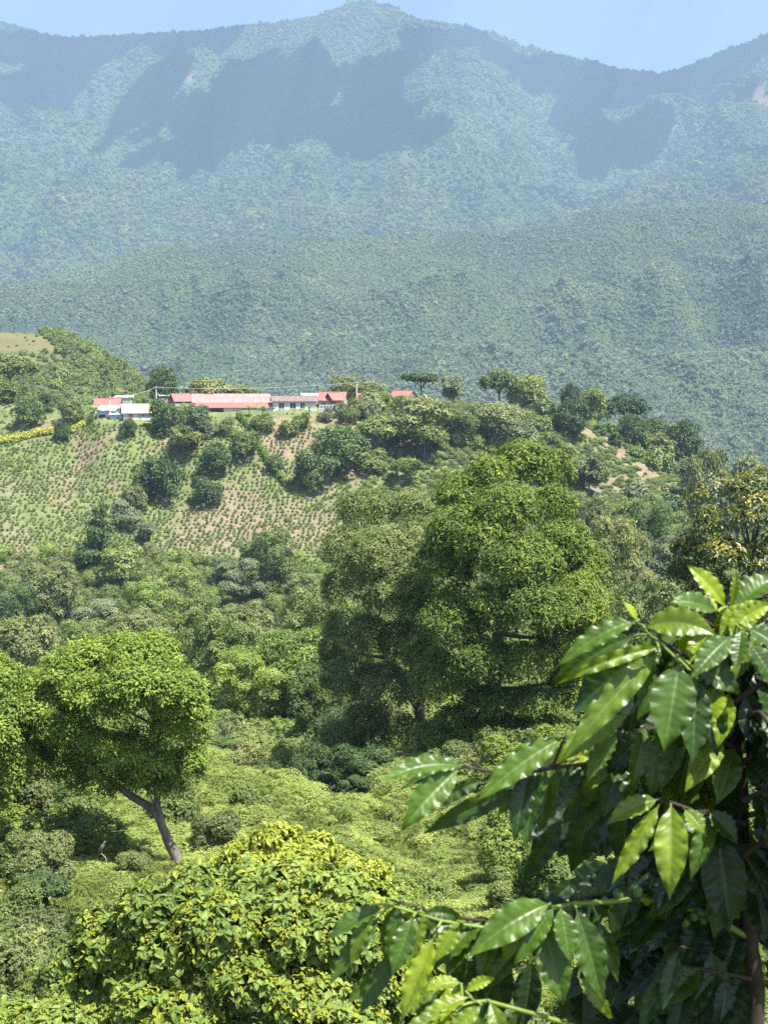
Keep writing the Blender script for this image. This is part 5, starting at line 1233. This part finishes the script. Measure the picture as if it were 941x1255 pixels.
for row in [
 ('near_olive', 30, 935, 90, 52, 'olive shrub below the tree at the left edge'),
 ('near_mid', 95, 955, 80, 50, 'green shrub under the wide near crown'),
 ('near_mid', 20, 1010, 76, 40, 'dark green shrub at the left edge halfway down the slope'),
 ('near_dark', 45, 1065, 90, 33, 'loose dark shrub with a thin bare stem on the lower left slope'),
 ('near_olive', 52, 1020, 84, 39, 'wide olive shrub on the slope left of the perched bird'),
 ('near_mid', 20, 1075, 90, 34, 'green shrub at the left edge beside the loose dark one'),
 ('near_olive', 158, 1092, 70, 31, 'olive shrub against the upper left side of the yellow tree'),
 ('near_mid', 70, 1165, 84, 26, 'dark green shrub between the yellow corner bush and the yellow tree'),
 ('near_mid', 210, 945, 76, 53, 'green shrub right behind the forked trunk'),
 ('near_mid', 15, 1130, 90, 29, 'green shrub at the left edge above the yellow corner bush'),
 ('near_weed', 110, 1105, 70, 32, 'yellow green shrub between the loose dark one and the yellow tree'),
 ('near_olive', 262, 990, 70, 46, 'olive shrub right of the forked trunk'),
 ('near_mid', 310, 955, 80, 56, 'green shrub on the brow right of the near tree'),
 ('near_olive', 165, 1040, 44, 38, 'dry brownish shrub left of the trunk foot'),
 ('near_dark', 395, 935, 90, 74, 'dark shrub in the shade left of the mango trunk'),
 ('near_dark', 405, 918, 80, 71, 'shrub added dark for gully shade under the duller mango tree'),  # dark shrubs from here to the meadow edge, put in to shade the gully
 ('near_dark', 452, 926, 76, 74, 'shrub added dark for shade before the foot of the duller mango tree'),
 ('near_dark', 372, 948, 70, 66, 'low shrub added dark for shade at the bottom of the gully'),
 ('near_dark', 340, 930, 66, 68, 'shrub added dark for shade on the left wall of the gully'),
 ('near_dark', 430, 950, 60, 70, 'low shrub added dark for shade where the meadow meets the gully'),
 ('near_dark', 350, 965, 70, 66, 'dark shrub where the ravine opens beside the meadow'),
 ('near_mid', 545, 905, 70, 70, 'green shrub at the foot of the big mango tree'),
 ('near_mid', 480, 915, 70, 74, 'green shrub at the foot of the duller mango tree'),
 ('near_weed', 620, 895, 90, 66, 'light shrub under the right side of the big mango tree'),
 ('near_weed', 700, 890, 90, 62, 'light green shrub behind the long coffee branch'),
 ('near_bright', 620, 985, 90, 42, 'yellowish leafy shrub below the long coffee branch'),
 ('near_bright', 680, 1020, 100, 36, 'yellowish leafy shrub behind the hanging dark leaves'),
 ('near_mid', 622, 1062, 70, 36, 'dense green shrub beside the dry grass'),
 ('near_weed', 760, 960, 100, 46, 'light shrub seen through the coffee tree'),
 ('near_bright', 850, 1090, 130, 26, 'light green shrub behind the coffee stem'),
 ('near_weed', 720, 1160, 130, 20, 'light green shrub at the bottom behind the coffee tree'),
 ('near_weed', 560, 1190, 110, 22, 'green shrub at the bottom below the lower coffee branch'),
 ('near_bright', 920, 960, 110, 40, 'yellow green shrub at the right edge behind the coffee tree'),
]:
    kind, px, top, wd, Y, lab = row
    plant(kind, px, top, wd, Y, lab, cat='shrub', group=SG)

# ------------------------------------------------------------------ birds: one perched on the slope, two far off in the air
M['feather_dark'] = plain('feather_dark', (.035, .033, .033), .7, .3, 20)
M['feather_grey'] = plain('feather_grey', (.13, .125, .13), .7, .25, 20)
def bird_body(rings, k=10):
    T = Tubes(); T.tube([r[:3] for r in rings], [r[3] for r in rings], k); return T
def perched(px, py, Y, label):
    a_, b_ = ray(px, py); ys = np.linspace(20, 70, 600); d_ = b_ * ys - ground_z(a_ * ys, ys) - .62      # where the sight line comes down to the herbs
    Y = float(ys[np.argmax(d_ < 0)]); p = at(px, py, Y); t = empty('bird', p, label, 'bird')
    s = .25
    B = bird_body([(-.62, .02, -.72, .015), (-.42, .0, -.42, .07), (-.2, 0, -.12, .15), (0, 0, .18, .2), (.16, 0, .46, .17), (.24, 0, .62, .10), (.30, 0, .74, .115), (.36, 0, .84, .09), (.44, 0, .87, .035), (.55, 0, .86, .006)])
    for r in (B,): r.v = [q * s for q in r.v]
    link('body', B.mesh('bird_body', M['feather_grey']), t)
    for sgn in (-1, 1):
        Wg = bird_body([(.06, sgn * .17, .36, .03), (-.1, sgn * .19, .12, .09), (-.32, sgn * .13, -.25, .08), (-.6, sgn * .05, -.7, .01)], 8); Wg.v = [q * s for q in Wg.v]
        link('wing', Wg.mesh('bird_wing', M['feather_dark']), t)
        Lg = bird_body([(.0, sgn * .07, -.05, .03), (.02, sgn * .08, -.3, .02), (.03, sgn * .08, -.5, .018)], 6); Lg.v = [q * s for q in Lg.v]; link('leg', Lg.mesh('bird_leg', M['timber']), t)
    T = Tubes(); T.tube([(.55 * s, .1, -.75), (.4 * s, 0, -.9 * s), (.05 * s, 0, -.52 * s), (-.5 * s, .05, -.48 * s)], [.014, .012, .01, .006], 6)
    pr = tag(link('bare_perch', T.mesh('bare_perch', M['bark_pale']), loc=p + np.array([0, 0, .002])), 'thin bare twig under the perched grey bird', 'twig')
    G = Tubes(); gz = float(ground_z(np.array([p[0]]), np.array([p[1]]))[0]) - p[2]
    return t
perched(125, 1041, 43, 'grey and dark bird perched upright on the left slope')
def soaring(px, py, Y, span, yaw, label):
    p = at(px, py, Y); t = empty('bird', p, label, 'bird', 'birds soaring far off', rz=yaw)
    B = bird_body([(0, -.42, 0, .01), (0, -.25, .0, .06), (0, 0, .0, .09), (0, .2, .01, .07), (0, .32, .02, .04), (0, .4, .01, .005)], 8); B.v = [q * span for q in B.v]; link('body', B.mesh('soaring_body', M['feather_dark']), t)
    for sg in (-1, 1):
        v = []
        for (x, y0, y1, zz) in [(0, -.14, .16, .02), (.25, -.13, .15, .08), (.5, -.12, .13, .12), (.72, -.08, .08, .15), (.8, -.02, .03, .16)]:
            v += [(sg * x, y0, zz), (sg * x, y1, zz), (sg * x, (y0 + y1) / 2, zz + .025)]
        f = []
        for i in range(4):
            a = i * 3; f += [[a, a + 3, a + 5, a + 2], [a + 2, a + 5, a + 4, a + 1], [a + 1, a + 4, a + 3, a]]
        link('wing', mesh_from('soaring_wing', np.array(v) * span, np.array(f), M['feather_dark']), t)
soaring(158, 52, 420, .55, .5, 'dark bird soaring small against the upper left mountain')
soaring(548, 8, 480, .5, -.6, 'dark bird soaring small in the sky right of the peak')
# ------------------------------------------------------------------ the coffee tree close to the viewer, leaf by leaf
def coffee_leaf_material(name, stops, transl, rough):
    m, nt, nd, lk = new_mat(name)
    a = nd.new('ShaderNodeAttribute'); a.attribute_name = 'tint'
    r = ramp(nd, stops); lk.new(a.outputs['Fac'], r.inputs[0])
    uvn = nd.new('ShaderNodeAttribute'); uvn.attribute_name = 'leafuv'
    sx = nd.new('ShaderNodeSeparateXYZ'); lk.new(uvn.outputs['Vector'], sx.inputs[0])
    def math_(op, x, y=None, z=None):
        q = nd.new('ShaderNodeMath'); q.operation = op
        for i, c in enumerate((x, y, z)):
            if c is None: continue
            if isinstance(c, (int, float)): q.inputs[i].default_value = c
            else: lk.new(c, q.inputs[i])
        return q.outputs[0]
    ab = math_('ABSOLUTE', sx.outputs[0])
    ph = math_('MULTIPLY', math_('MULTIPLY_ADD', math_('POWER', ab, 1.3), -0.13, sx.outputs[1]), 11.0)
    fr = math_('FRACT', ph)
    dist = math_('ABSOLUTE', math_('SUBTRACT', fr, 0.5))              # 0.5 on a side vein
    vein = math_('MULTIPLY', math_('SMOOTH_MAX', math_('MULTIPLY_ADD', dist, 9.0, -3.7), 0.0, 0.1), 1.0)
    def clampr(v, a0, a1, b0, b1):
        q = nd.new('ShaderNodeMapRange'); lk.new(v, q.inputs[0]); q.inputs[1].default_value = a0; q.inputs[2].default_value = a1; q.inputs[3].default_value = b0; q.inputs[4].default_value = b1; return q.outputs[0]
    mid = clampr(ab, .015, .06, 1, 0)
    vm = math_('MAXIMUM', clampr(dist, .42, .5, 0, .45), mid)
    nz = nd.new('ShaderNodeTexNoise'); nz.inputs['Scale'].default_value = 45; nz.inputs['Detail'].default_value = 5
    tc = nd.new('ShaderNodeTexCoord'); lk.new(tc.outputs['Object'], nz.inputs['Vector'])
    hs = nd.new('ShaderNodeHueSaturation'); lk.new(clampr(nz.outputs[0], .3, .7, .72, 1.25), hs.inputs['Value']); lk.new(r.outputs[0], hs.inputs['Color'])
    mx = nd.new('ShaderNodeMix'); mx.data_type = 'RGBA'; lk.new(math_('MULTIPLY', vm, .24), mx.inputs[0]); lk.new(hs.outputs[0], mx.inputs[6]); mx.inputs[7].default_value = (.20, .30, .07, 1)
    # brown blemishes with a shape of their own
    n2 = nd.new('ShaderNodeTexNoise'); n2.inputs['Scale'].default_value = 130; n2.inputs['Detail'].default_value = 2; lk.new(tc.outputs['Object'], n2.inputs['Vector'])
    bl = nd.new('ShaderNodeMix'); bl.data_type = 'RGBA'; lk.new(clampr(n2.outputs[0], .70, .74, 0, .85), bl.inputs[0]); lk.new(mx.outputs[2], bl.inputs[6]); bl.inputs[7].default_value = (.10, .065, .022, 1); mx = bl
    p = nd.new('ShaderNodeBsdfPrincipled'); lk.new(mx.outputs[2], p.inputs['Base Color']); lk.new(clampr(nz.outputs[0], .3, .7, rough - .06, rough + .14), p.inputs['Roughness']); p.inputs['Specular IOR Level'].default_value = .42
    # quilted blade between the veins
    b = nd.new('ShaderNodeBump'); b.inputs['Strength'].default_value = .12; b.inputs['Distance'].default_value = .0010
    hgt = math_('MULTIPLY', math_('COSINE', math_('MULTIPLY', math_('SUBTRACT', fr, .5), 6.2832)), 1.0)
    lk.new(math_('SUBTRACT', math_('ADD', hgt, math_('MULTIPLY', nz.outputs[0], .8)), math_('MULTIPLY', mid, 1.5)), b.inputs['Height']); lk.new(b.outputs[0], p.inputs['Normal'])
    t = nd.new('ShaderNodeBsdfTranslucent'); g = nd.new('ShaderNodeHueSaturation'); g.inputs['Hue'].default_value = .478; g.inputs['Value'].default_value = 2.0; g.inputs['Saturation'].default_value = 1.1
    lk.new(hs.outputs[0], g.inputs['Color']); lk.new(g.outputs[0], t.inputs['Color'])
    mix = nd.new('ShaderNodeMixShader'); mix.inputs[0].default_value = transl; lk.new(p.outputs[0], mix.inputs[1]); lk.new(t.outputs[0], mix.inputs[2])
    o = nd.new('ShaderNodeOutputMaterial'); lk.new(mix.outputs[0], o.inputs[0]); return m
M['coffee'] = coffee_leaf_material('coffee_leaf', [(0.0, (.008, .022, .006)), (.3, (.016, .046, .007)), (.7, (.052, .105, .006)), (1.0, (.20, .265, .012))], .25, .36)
M['berry'] = plain('berry_green', (.055, .12, .02), .35, .3, 60, .5)
M['stem_coffee'] = plain('coffee_bark', (.042, .032, .022), .85, .4, 30, .25, .5)
M['shoot'] = plain('coffee_shoot', (.13, .19, .03), .5, .25, 30, .4)
YC = 2.05
PXM = YC / F
crng = np.random.RandomState(77)
NL, NWD = 22, 6
def coffee_leaf(B, T, wpx, tint, face=(0, -.62, .78), arch=.16, roll=0.0, wave=1.7, cup=.42):
    """one blade from its foot B to its tip T, arched upward, folded along the midrib, with a wavy margin"""
    B = np.asarray(B, float); T = np.asarray(T, float); ln = np.linalg.norm(T - B); dirv = (T - B) / ln
    mid = (B + T) / 2 + np.array([0, 0, 1]) * ln * arch * (1 - .55 * abs(dirv[2])) + np.array([0, -1, 0]) * ln * arch * .7 * abs(dirv[2])
    P = bez(B, mid, T, NL); tg = np.gradient(P, axis=0); tg = unit(tg)
    N = np.asarray(face, float) + crng.normal(0, .12, 3); N = N / np.linalg.norm(N)
    N = unit(N[None, :] - (tg @ N)[:, None] * tg); S = unit(np.cross(tg, N))
    c, s_ = math.cos(roll), math.sin(roll); S, N = S * c + N * s_, N * c - S * s_
    view = unit(-(B + T) / 2); vis = max(.5, abs(N[NL // 2] @ view))
    half = min(.88 * wpx * B[1] / F / vis / 2, ln * .29)
    t = np.linspace(0, 1, NL); prof = np.where(t < .06, .06, np.sin(math.pi * np.clip((t - .06) / .94, 0, 1) ** .82) ** .85); prof = prof * (1 - .35 * np.clip((t - .72) / .28, 0, 1)); prof[-1] = .012; prof[0] = .05
    phs = crng.rand() * 6.28; twist = crng.normal(0, .25)
    V = []
    for j in range(2 * NWD + 1):
        u = (j - NWD) / NWD
        wv = wave * .055 * ln * abs(u) ** 2.2 * np.sin(t * 40 + phs + (1.7 if u > 0 else 0)) * prof
        h = half * prof * abs(u) * cup + wv * .5 + half * u * twist * t
        sag = -.10 * half * abs(u) ** 3 * prof
        V.append(P + S * (half * prof * u * (1 + .03 * np.sin(t * 40 + phs)))[:, None] + N * (h + sag)[:, None])
    V = np.stack(V, 1).reshape(-1, 3)
    uv = np.stack(np.broadcast_arrays(np.linspace(-1, 1, 2 * NWD + 1)[None, :], t[:, None], 0 * t[:, None]), -1).reshape(-1, 3)
    return V, grid_faces(NL, 2 * NWD + 1), uv, np.full(len(V), tint) + crng.normal(0, .02)

gz0 = float(ground_z(np.array([(935 - CX) * PXM]), np.array([YC + .1]))[0])
O = np.array([(930 - CX) * (YC + .1) / F, YC + .1, gz0])
coffee = empty('coffee_tree', O, 'coffee tree with large glossy leaves close in front at the right', 'coffee tree')
T = Tubes()
stem_px = [(932, 1500, .1), (926, 1255, .10), (921, 1150, .10), (912, 1020, .08), (902, 900, .06), (893, 790, .04), (891, 746, .03)]
P = np.array([at(a, b, YC + d) - O for a, b, d in stem_px]); P[0] = (0, 0, -.1)
u = np.linspace(0, 1, 30); s = np.linspace(0, 1, len(P)); P = np.stack([np.interp(u, s, P[:, i]) for i in range(3)], -1); P[1:-1, 0] += .003 * np.sin(np.arange(28) * 1.3)
T.tube(P, np.interp(u, [0, .2, .5, .9, 1], [.019, .014, .009, .0045, .003]), 12)
link('stem', T.mesh('coffee_stem', M['stem_coffee']), coffee)

def branch(path, leaves, r0=.004, mat='shoot', berries=(), node_pairs=True):  # leaf tints carry the light: paler where sunlit, darker where shaded
    """path: [(px, py, depth offset)]; leaves: [(foot px, py, tip px, py, width px, tint, depth offset foot, tip, roll, arch)]"""
    T = Tubes(); Pp = np.array([at(a, b, YC + d) - O for a, b, d in path]); n = 16
    u = np.linspace(0, 1, n); s = np.linspace(0, 1, len(Pp)); Q = np.stack([np.interp(u, s, Pp[:, i]) for i in range(3)], -1)
    T.tube(Q, np.linspace(r0, r0 * .35, n), 8)
    vs_, fs, uvs, ti, n_ = [], [], [], [], 0
    for lf in leaves:
        bx, by, tx, ty, w_, tint, d0, d1 = lf[:8]; roll = lf[8] if len(lf) > 8 else 0; arch = lf[9] if len(lf) > 9 else .16
        Bp = at(bx, by, YC + d0); Tp = at(tx, ty, YC + d1)
        near = Q[np.argmin(np.linalg.norm(Q + O - Bp, axis=1))]
        T.tube(bez(near, (near + Bp - O) / 2 + np.array([0, 0, .004]), Bp - O, 5), [.0022, .002, .0018, .0017, .0016], 6)
        v, f, uv, tt = coffee_leaf(Bp, Tp, w_, tint, roll=roll, arch=arch)
        vs_.append(v - O); fs.append(f + n_); uvs.append(uv); ti.append(tt); n_ += len(v)
    br = link('branch', T.mesh('coffee_branch', M[mat]), coffee)
    if vs_: link('leaves', mesh_from('coffee_leaves', np.concatenate(vs_), np.concatenate(fs), M['coffee'], {'tint': np.clip(np.concatenate(ti), 0, 1), 'leafuv': np.concatenate(uvs)}, True), br)
    if berries:
        bv, bf = icosphere(3); V, Fq, n_ = [], [], 0
        for (x, y, d, rr) in berries:
            c = at(x, y, YC + d) - O; r_ = rr * PXM; q = bv * np.array([1, 1, 1.22]) * r_; q = q * (1 + .05 * np.sign(bv[:, 2:3]) * np.clip(np.abs(bv[:, 2:3]) - .9, 0, 1) * 4)
            V.append(q + c); Fq.append(bf + n_); n_ += len(q)
        link('berries', mesh_from('coffee_berries', np.concatenate(V), np.concatenate(Fq), M['berry'], smooth=True), br)
    return br

# the leader at the top
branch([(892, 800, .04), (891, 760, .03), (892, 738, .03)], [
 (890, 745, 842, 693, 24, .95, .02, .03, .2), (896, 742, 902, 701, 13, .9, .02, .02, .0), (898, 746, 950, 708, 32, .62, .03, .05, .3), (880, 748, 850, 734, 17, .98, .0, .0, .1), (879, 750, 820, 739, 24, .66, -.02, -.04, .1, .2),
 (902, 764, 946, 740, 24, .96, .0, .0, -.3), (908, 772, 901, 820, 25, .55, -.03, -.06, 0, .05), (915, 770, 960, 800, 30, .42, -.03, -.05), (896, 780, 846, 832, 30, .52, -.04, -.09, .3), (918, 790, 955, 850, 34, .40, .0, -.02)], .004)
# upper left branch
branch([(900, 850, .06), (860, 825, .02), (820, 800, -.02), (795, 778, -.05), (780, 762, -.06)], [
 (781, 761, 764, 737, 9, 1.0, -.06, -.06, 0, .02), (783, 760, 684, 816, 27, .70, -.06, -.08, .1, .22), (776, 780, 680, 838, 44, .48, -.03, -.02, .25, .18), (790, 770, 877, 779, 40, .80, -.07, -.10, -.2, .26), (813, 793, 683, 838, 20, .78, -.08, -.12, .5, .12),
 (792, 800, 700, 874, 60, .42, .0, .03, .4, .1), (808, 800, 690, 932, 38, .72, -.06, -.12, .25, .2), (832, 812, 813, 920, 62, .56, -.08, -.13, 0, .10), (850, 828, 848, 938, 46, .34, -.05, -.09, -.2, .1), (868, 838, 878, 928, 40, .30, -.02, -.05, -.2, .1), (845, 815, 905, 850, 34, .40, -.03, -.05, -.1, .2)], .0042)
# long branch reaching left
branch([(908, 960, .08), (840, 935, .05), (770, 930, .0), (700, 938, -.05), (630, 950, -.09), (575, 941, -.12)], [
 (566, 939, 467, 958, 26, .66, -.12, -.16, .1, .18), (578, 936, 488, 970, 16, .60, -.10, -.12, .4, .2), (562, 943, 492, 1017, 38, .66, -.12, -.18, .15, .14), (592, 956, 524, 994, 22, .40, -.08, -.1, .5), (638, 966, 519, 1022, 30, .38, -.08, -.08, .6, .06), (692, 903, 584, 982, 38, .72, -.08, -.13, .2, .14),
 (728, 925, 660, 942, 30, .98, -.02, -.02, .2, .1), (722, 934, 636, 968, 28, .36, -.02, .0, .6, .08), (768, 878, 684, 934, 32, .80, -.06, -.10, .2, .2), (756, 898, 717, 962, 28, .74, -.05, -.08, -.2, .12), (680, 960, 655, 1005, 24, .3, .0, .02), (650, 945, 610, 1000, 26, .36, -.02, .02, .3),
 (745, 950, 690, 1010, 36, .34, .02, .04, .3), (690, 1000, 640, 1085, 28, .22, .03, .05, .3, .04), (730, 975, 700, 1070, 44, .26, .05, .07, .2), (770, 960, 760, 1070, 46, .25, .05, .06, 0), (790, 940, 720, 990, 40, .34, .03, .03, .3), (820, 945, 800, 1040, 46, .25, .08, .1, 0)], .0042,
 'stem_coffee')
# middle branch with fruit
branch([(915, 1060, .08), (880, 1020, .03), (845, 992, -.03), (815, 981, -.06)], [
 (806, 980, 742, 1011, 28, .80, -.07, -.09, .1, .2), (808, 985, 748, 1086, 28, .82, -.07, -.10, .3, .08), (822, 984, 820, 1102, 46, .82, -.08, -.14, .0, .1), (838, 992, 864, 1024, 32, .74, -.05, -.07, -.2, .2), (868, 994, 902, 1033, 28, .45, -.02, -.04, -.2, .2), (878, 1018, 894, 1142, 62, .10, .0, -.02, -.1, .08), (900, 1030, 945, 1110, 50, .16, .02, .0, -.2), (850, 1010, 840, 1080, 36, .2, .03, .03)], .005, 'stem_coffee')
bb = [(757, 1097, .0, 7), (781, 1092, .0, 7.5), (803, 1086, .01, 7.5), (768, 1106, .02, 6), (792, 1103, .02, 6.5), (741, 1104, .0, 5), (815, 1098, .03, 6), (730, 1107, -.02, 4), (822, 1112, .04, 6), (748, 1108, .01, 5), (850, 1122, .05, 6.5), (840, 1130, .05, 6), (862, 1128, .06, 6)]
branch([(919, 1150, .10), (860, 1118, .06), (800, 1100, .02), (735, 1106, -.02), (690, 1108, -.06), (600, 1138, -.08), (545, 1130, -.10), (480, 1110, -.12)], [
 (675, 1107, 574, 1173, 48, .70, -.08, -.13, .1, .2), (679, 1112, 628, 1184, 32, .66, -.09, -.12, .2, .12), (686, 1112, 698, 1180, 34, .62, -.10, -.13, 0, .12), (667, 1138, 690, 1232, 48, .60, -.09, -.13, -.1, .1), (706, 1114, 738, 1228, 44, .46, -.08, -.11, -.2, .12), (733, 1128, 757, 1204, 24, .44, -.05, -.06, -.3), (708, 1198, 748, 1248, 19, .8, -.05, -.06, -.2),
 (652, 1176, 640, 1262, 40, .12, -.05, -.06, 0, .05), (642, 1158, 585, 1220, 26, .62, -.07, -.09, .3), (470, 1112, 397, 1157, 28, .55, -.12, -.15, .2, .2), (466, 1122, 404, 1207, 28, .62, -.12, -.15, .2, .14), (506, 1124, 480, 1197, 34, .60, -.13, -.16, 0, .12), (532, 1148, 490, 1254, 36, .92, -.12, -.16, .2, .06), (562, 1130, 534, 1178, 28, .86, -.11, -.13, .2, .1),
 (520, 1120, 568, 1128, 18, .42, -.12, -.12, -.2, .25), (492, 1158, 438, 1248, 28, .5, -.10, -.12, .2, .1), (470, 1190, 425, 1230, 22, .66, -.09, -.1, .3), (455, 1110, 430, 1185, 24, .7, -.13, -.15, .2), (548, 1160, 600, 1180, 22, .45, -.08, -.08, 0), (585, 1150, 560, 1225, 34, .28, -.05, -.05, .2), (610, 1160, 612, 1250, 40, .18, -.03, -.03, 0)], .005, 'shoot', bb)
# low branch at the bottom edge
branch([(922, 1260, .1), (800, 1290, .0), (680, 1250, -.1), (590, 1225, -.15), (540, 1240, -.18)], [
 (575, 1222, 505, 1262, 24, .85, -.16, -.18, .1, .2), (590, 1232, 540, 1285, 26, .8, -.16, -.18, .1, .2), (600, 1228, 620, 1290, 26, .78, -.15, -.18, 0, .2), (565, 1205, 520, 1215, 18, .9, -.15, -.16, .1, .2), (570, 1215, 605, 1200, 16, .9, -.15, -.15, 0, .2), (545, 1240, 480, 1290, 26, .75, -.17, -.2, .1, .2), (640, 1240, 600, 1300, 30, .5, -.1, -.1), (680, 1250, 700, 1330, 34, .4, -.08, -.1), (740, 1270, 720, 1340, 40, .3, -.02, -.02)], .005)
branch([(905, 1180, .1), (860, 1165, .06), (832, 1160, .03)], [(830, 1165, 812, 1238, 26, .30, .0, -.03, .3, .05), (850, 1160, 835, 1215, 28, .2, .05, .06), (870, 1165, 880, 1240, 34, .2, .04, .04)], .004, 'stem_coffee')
# further back and to the right: many more branches, with drooping leaf pairs tinted dark as inner shade
def auto_branch(p0, p1, n, d0, d1, seed, wmax=44, tint=.3):
    g = np.random.RandomState(seed); leaves = []
    n = int(n * 1.8)
    for i in range(n):
        t = (i + .6) / n; x = p0[0] + (p1[0] - p0[0]) * t; y = p0[1] + (p1[1] - p0[1]) * t - 20 * math.sin(t * 3.1); d = d0 + (d1 - d0) * t
        for sg in (-1, 1):
            ln = g.uniform(80, 118); a = g.uniform(.7, 1.5) ; sx = (p1[0] - p0[0]); sx = sx / abs(sx)
            tx = x + ln * math.cos(a) * sx * .75 + g.normal(0, 8); ty = y + ln * math.sin(a) * .8
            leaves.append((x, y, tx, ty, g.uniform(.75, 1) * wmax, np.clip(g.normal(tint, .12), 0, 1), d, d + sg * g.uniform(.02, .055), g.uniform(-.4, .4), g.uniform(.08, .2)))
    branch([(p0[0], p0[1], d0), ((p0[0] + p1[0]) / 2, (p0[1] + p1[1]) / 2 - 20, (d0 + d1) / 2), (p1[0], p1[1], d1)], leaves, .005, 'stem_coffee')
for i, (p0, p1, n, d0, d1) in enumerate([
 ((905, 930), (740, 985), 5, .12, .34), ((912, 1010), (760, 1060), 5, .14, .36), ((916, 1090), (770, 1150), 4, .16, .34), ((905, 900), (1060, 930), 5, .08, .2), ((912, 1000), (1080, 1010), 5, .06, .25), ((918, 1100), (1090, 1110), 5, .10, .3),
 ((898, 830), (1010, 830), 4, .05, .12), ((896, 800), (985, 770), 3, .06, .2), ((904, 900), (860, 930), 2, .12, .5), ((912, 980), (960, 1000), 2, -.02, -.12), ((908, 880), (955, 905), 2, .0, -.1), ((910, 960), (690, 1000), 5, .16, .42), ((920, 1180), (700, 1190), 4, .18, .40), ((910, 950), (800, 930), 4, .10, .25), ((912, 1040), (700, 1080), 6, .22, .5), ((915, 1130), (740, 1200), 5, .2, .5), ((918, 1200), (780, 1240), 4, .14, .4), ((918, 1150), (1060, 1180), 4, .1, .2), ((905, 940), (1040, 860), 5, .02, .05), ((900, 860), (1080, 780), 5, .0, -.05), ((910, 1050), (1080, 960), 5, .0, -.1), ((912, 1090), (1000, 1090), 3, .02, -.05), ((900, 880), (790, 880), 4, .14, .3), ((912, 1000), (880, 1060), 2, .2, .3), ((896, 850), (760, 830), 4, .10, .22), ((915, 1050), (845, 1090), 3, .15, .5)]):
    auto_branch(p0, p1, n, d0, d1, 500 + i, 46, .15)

def pairs_along(path, seed, n, wmax, tint, d_up=.02, size=(70, 105)):  # tint set high for sunlit outer pairs, low for shaded inner ones
    """more leaf pairs along a branch already built, drooping to either side"""
    g = np.random.RandomState(seed); P = np.array(path, float); u = np.linspace(0, 1, len(P)); leaves = []
    for i in range(n):
        t = (i + .5) / n; x, y, d = [np.interp(t, u, P[:, j]) for j in range(3)]
        for sg in (-1, 1):
            ln = g.uniform(*size); a = g.uniform(.5, 1.35)
            leaves.append((x + g.normal(0, 2), y + g.normal(0, 2), x - ln * math.cos(a) * g.uniform(.4, 1), y + ln * math.sin(a), wmax * g.uniform(.75, 1.05), np.clip(g.normal(tint, .18), 0, 1), d, d + sg * g.uniform(.01, .05), g.uniform(-.4, .4), g.uniform(.1, .22)))
    branch([tuple(q) for q in path], leaves, .0032, 'stem_coffee')
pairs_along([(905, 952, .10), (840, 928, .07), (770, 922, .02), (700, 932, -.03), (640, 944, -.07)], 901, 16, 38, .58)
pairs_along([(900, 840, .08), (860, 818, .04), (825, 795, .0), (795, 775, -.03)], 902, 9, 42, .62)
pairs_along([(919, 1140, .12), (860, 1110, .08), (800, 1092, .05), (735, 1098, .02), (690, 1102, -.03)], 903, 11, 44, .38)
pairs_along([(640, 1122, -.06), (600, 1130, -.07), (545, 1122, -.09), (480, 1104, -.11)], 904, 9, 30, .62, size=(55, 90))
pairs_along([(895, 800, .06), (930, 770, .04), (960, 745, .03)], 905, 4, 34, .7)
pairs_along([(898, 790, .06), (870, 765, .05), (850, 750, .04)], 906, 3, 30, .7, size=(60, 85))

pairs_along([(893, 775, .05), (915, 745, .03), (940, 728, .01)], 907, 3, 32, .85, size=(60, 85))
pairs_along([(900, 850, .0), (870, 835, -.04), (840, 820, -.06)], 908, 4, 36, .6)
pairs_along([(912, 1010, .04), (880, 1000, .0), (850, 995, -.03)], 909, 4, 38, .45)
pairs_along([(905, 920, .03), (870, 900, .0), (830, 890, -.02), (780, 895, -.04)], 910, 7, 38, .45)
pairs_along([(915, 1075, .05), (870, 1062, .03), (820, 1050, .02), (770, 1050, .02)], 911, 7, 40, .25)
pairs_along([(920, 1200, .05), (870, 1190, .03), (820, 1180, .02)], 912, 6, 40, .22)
pairs_along([(610, 1210, -.05), (570, 1205, -.1), (530, 1210, -.13)], 913, 6, 26, .75, size=(50, 80))
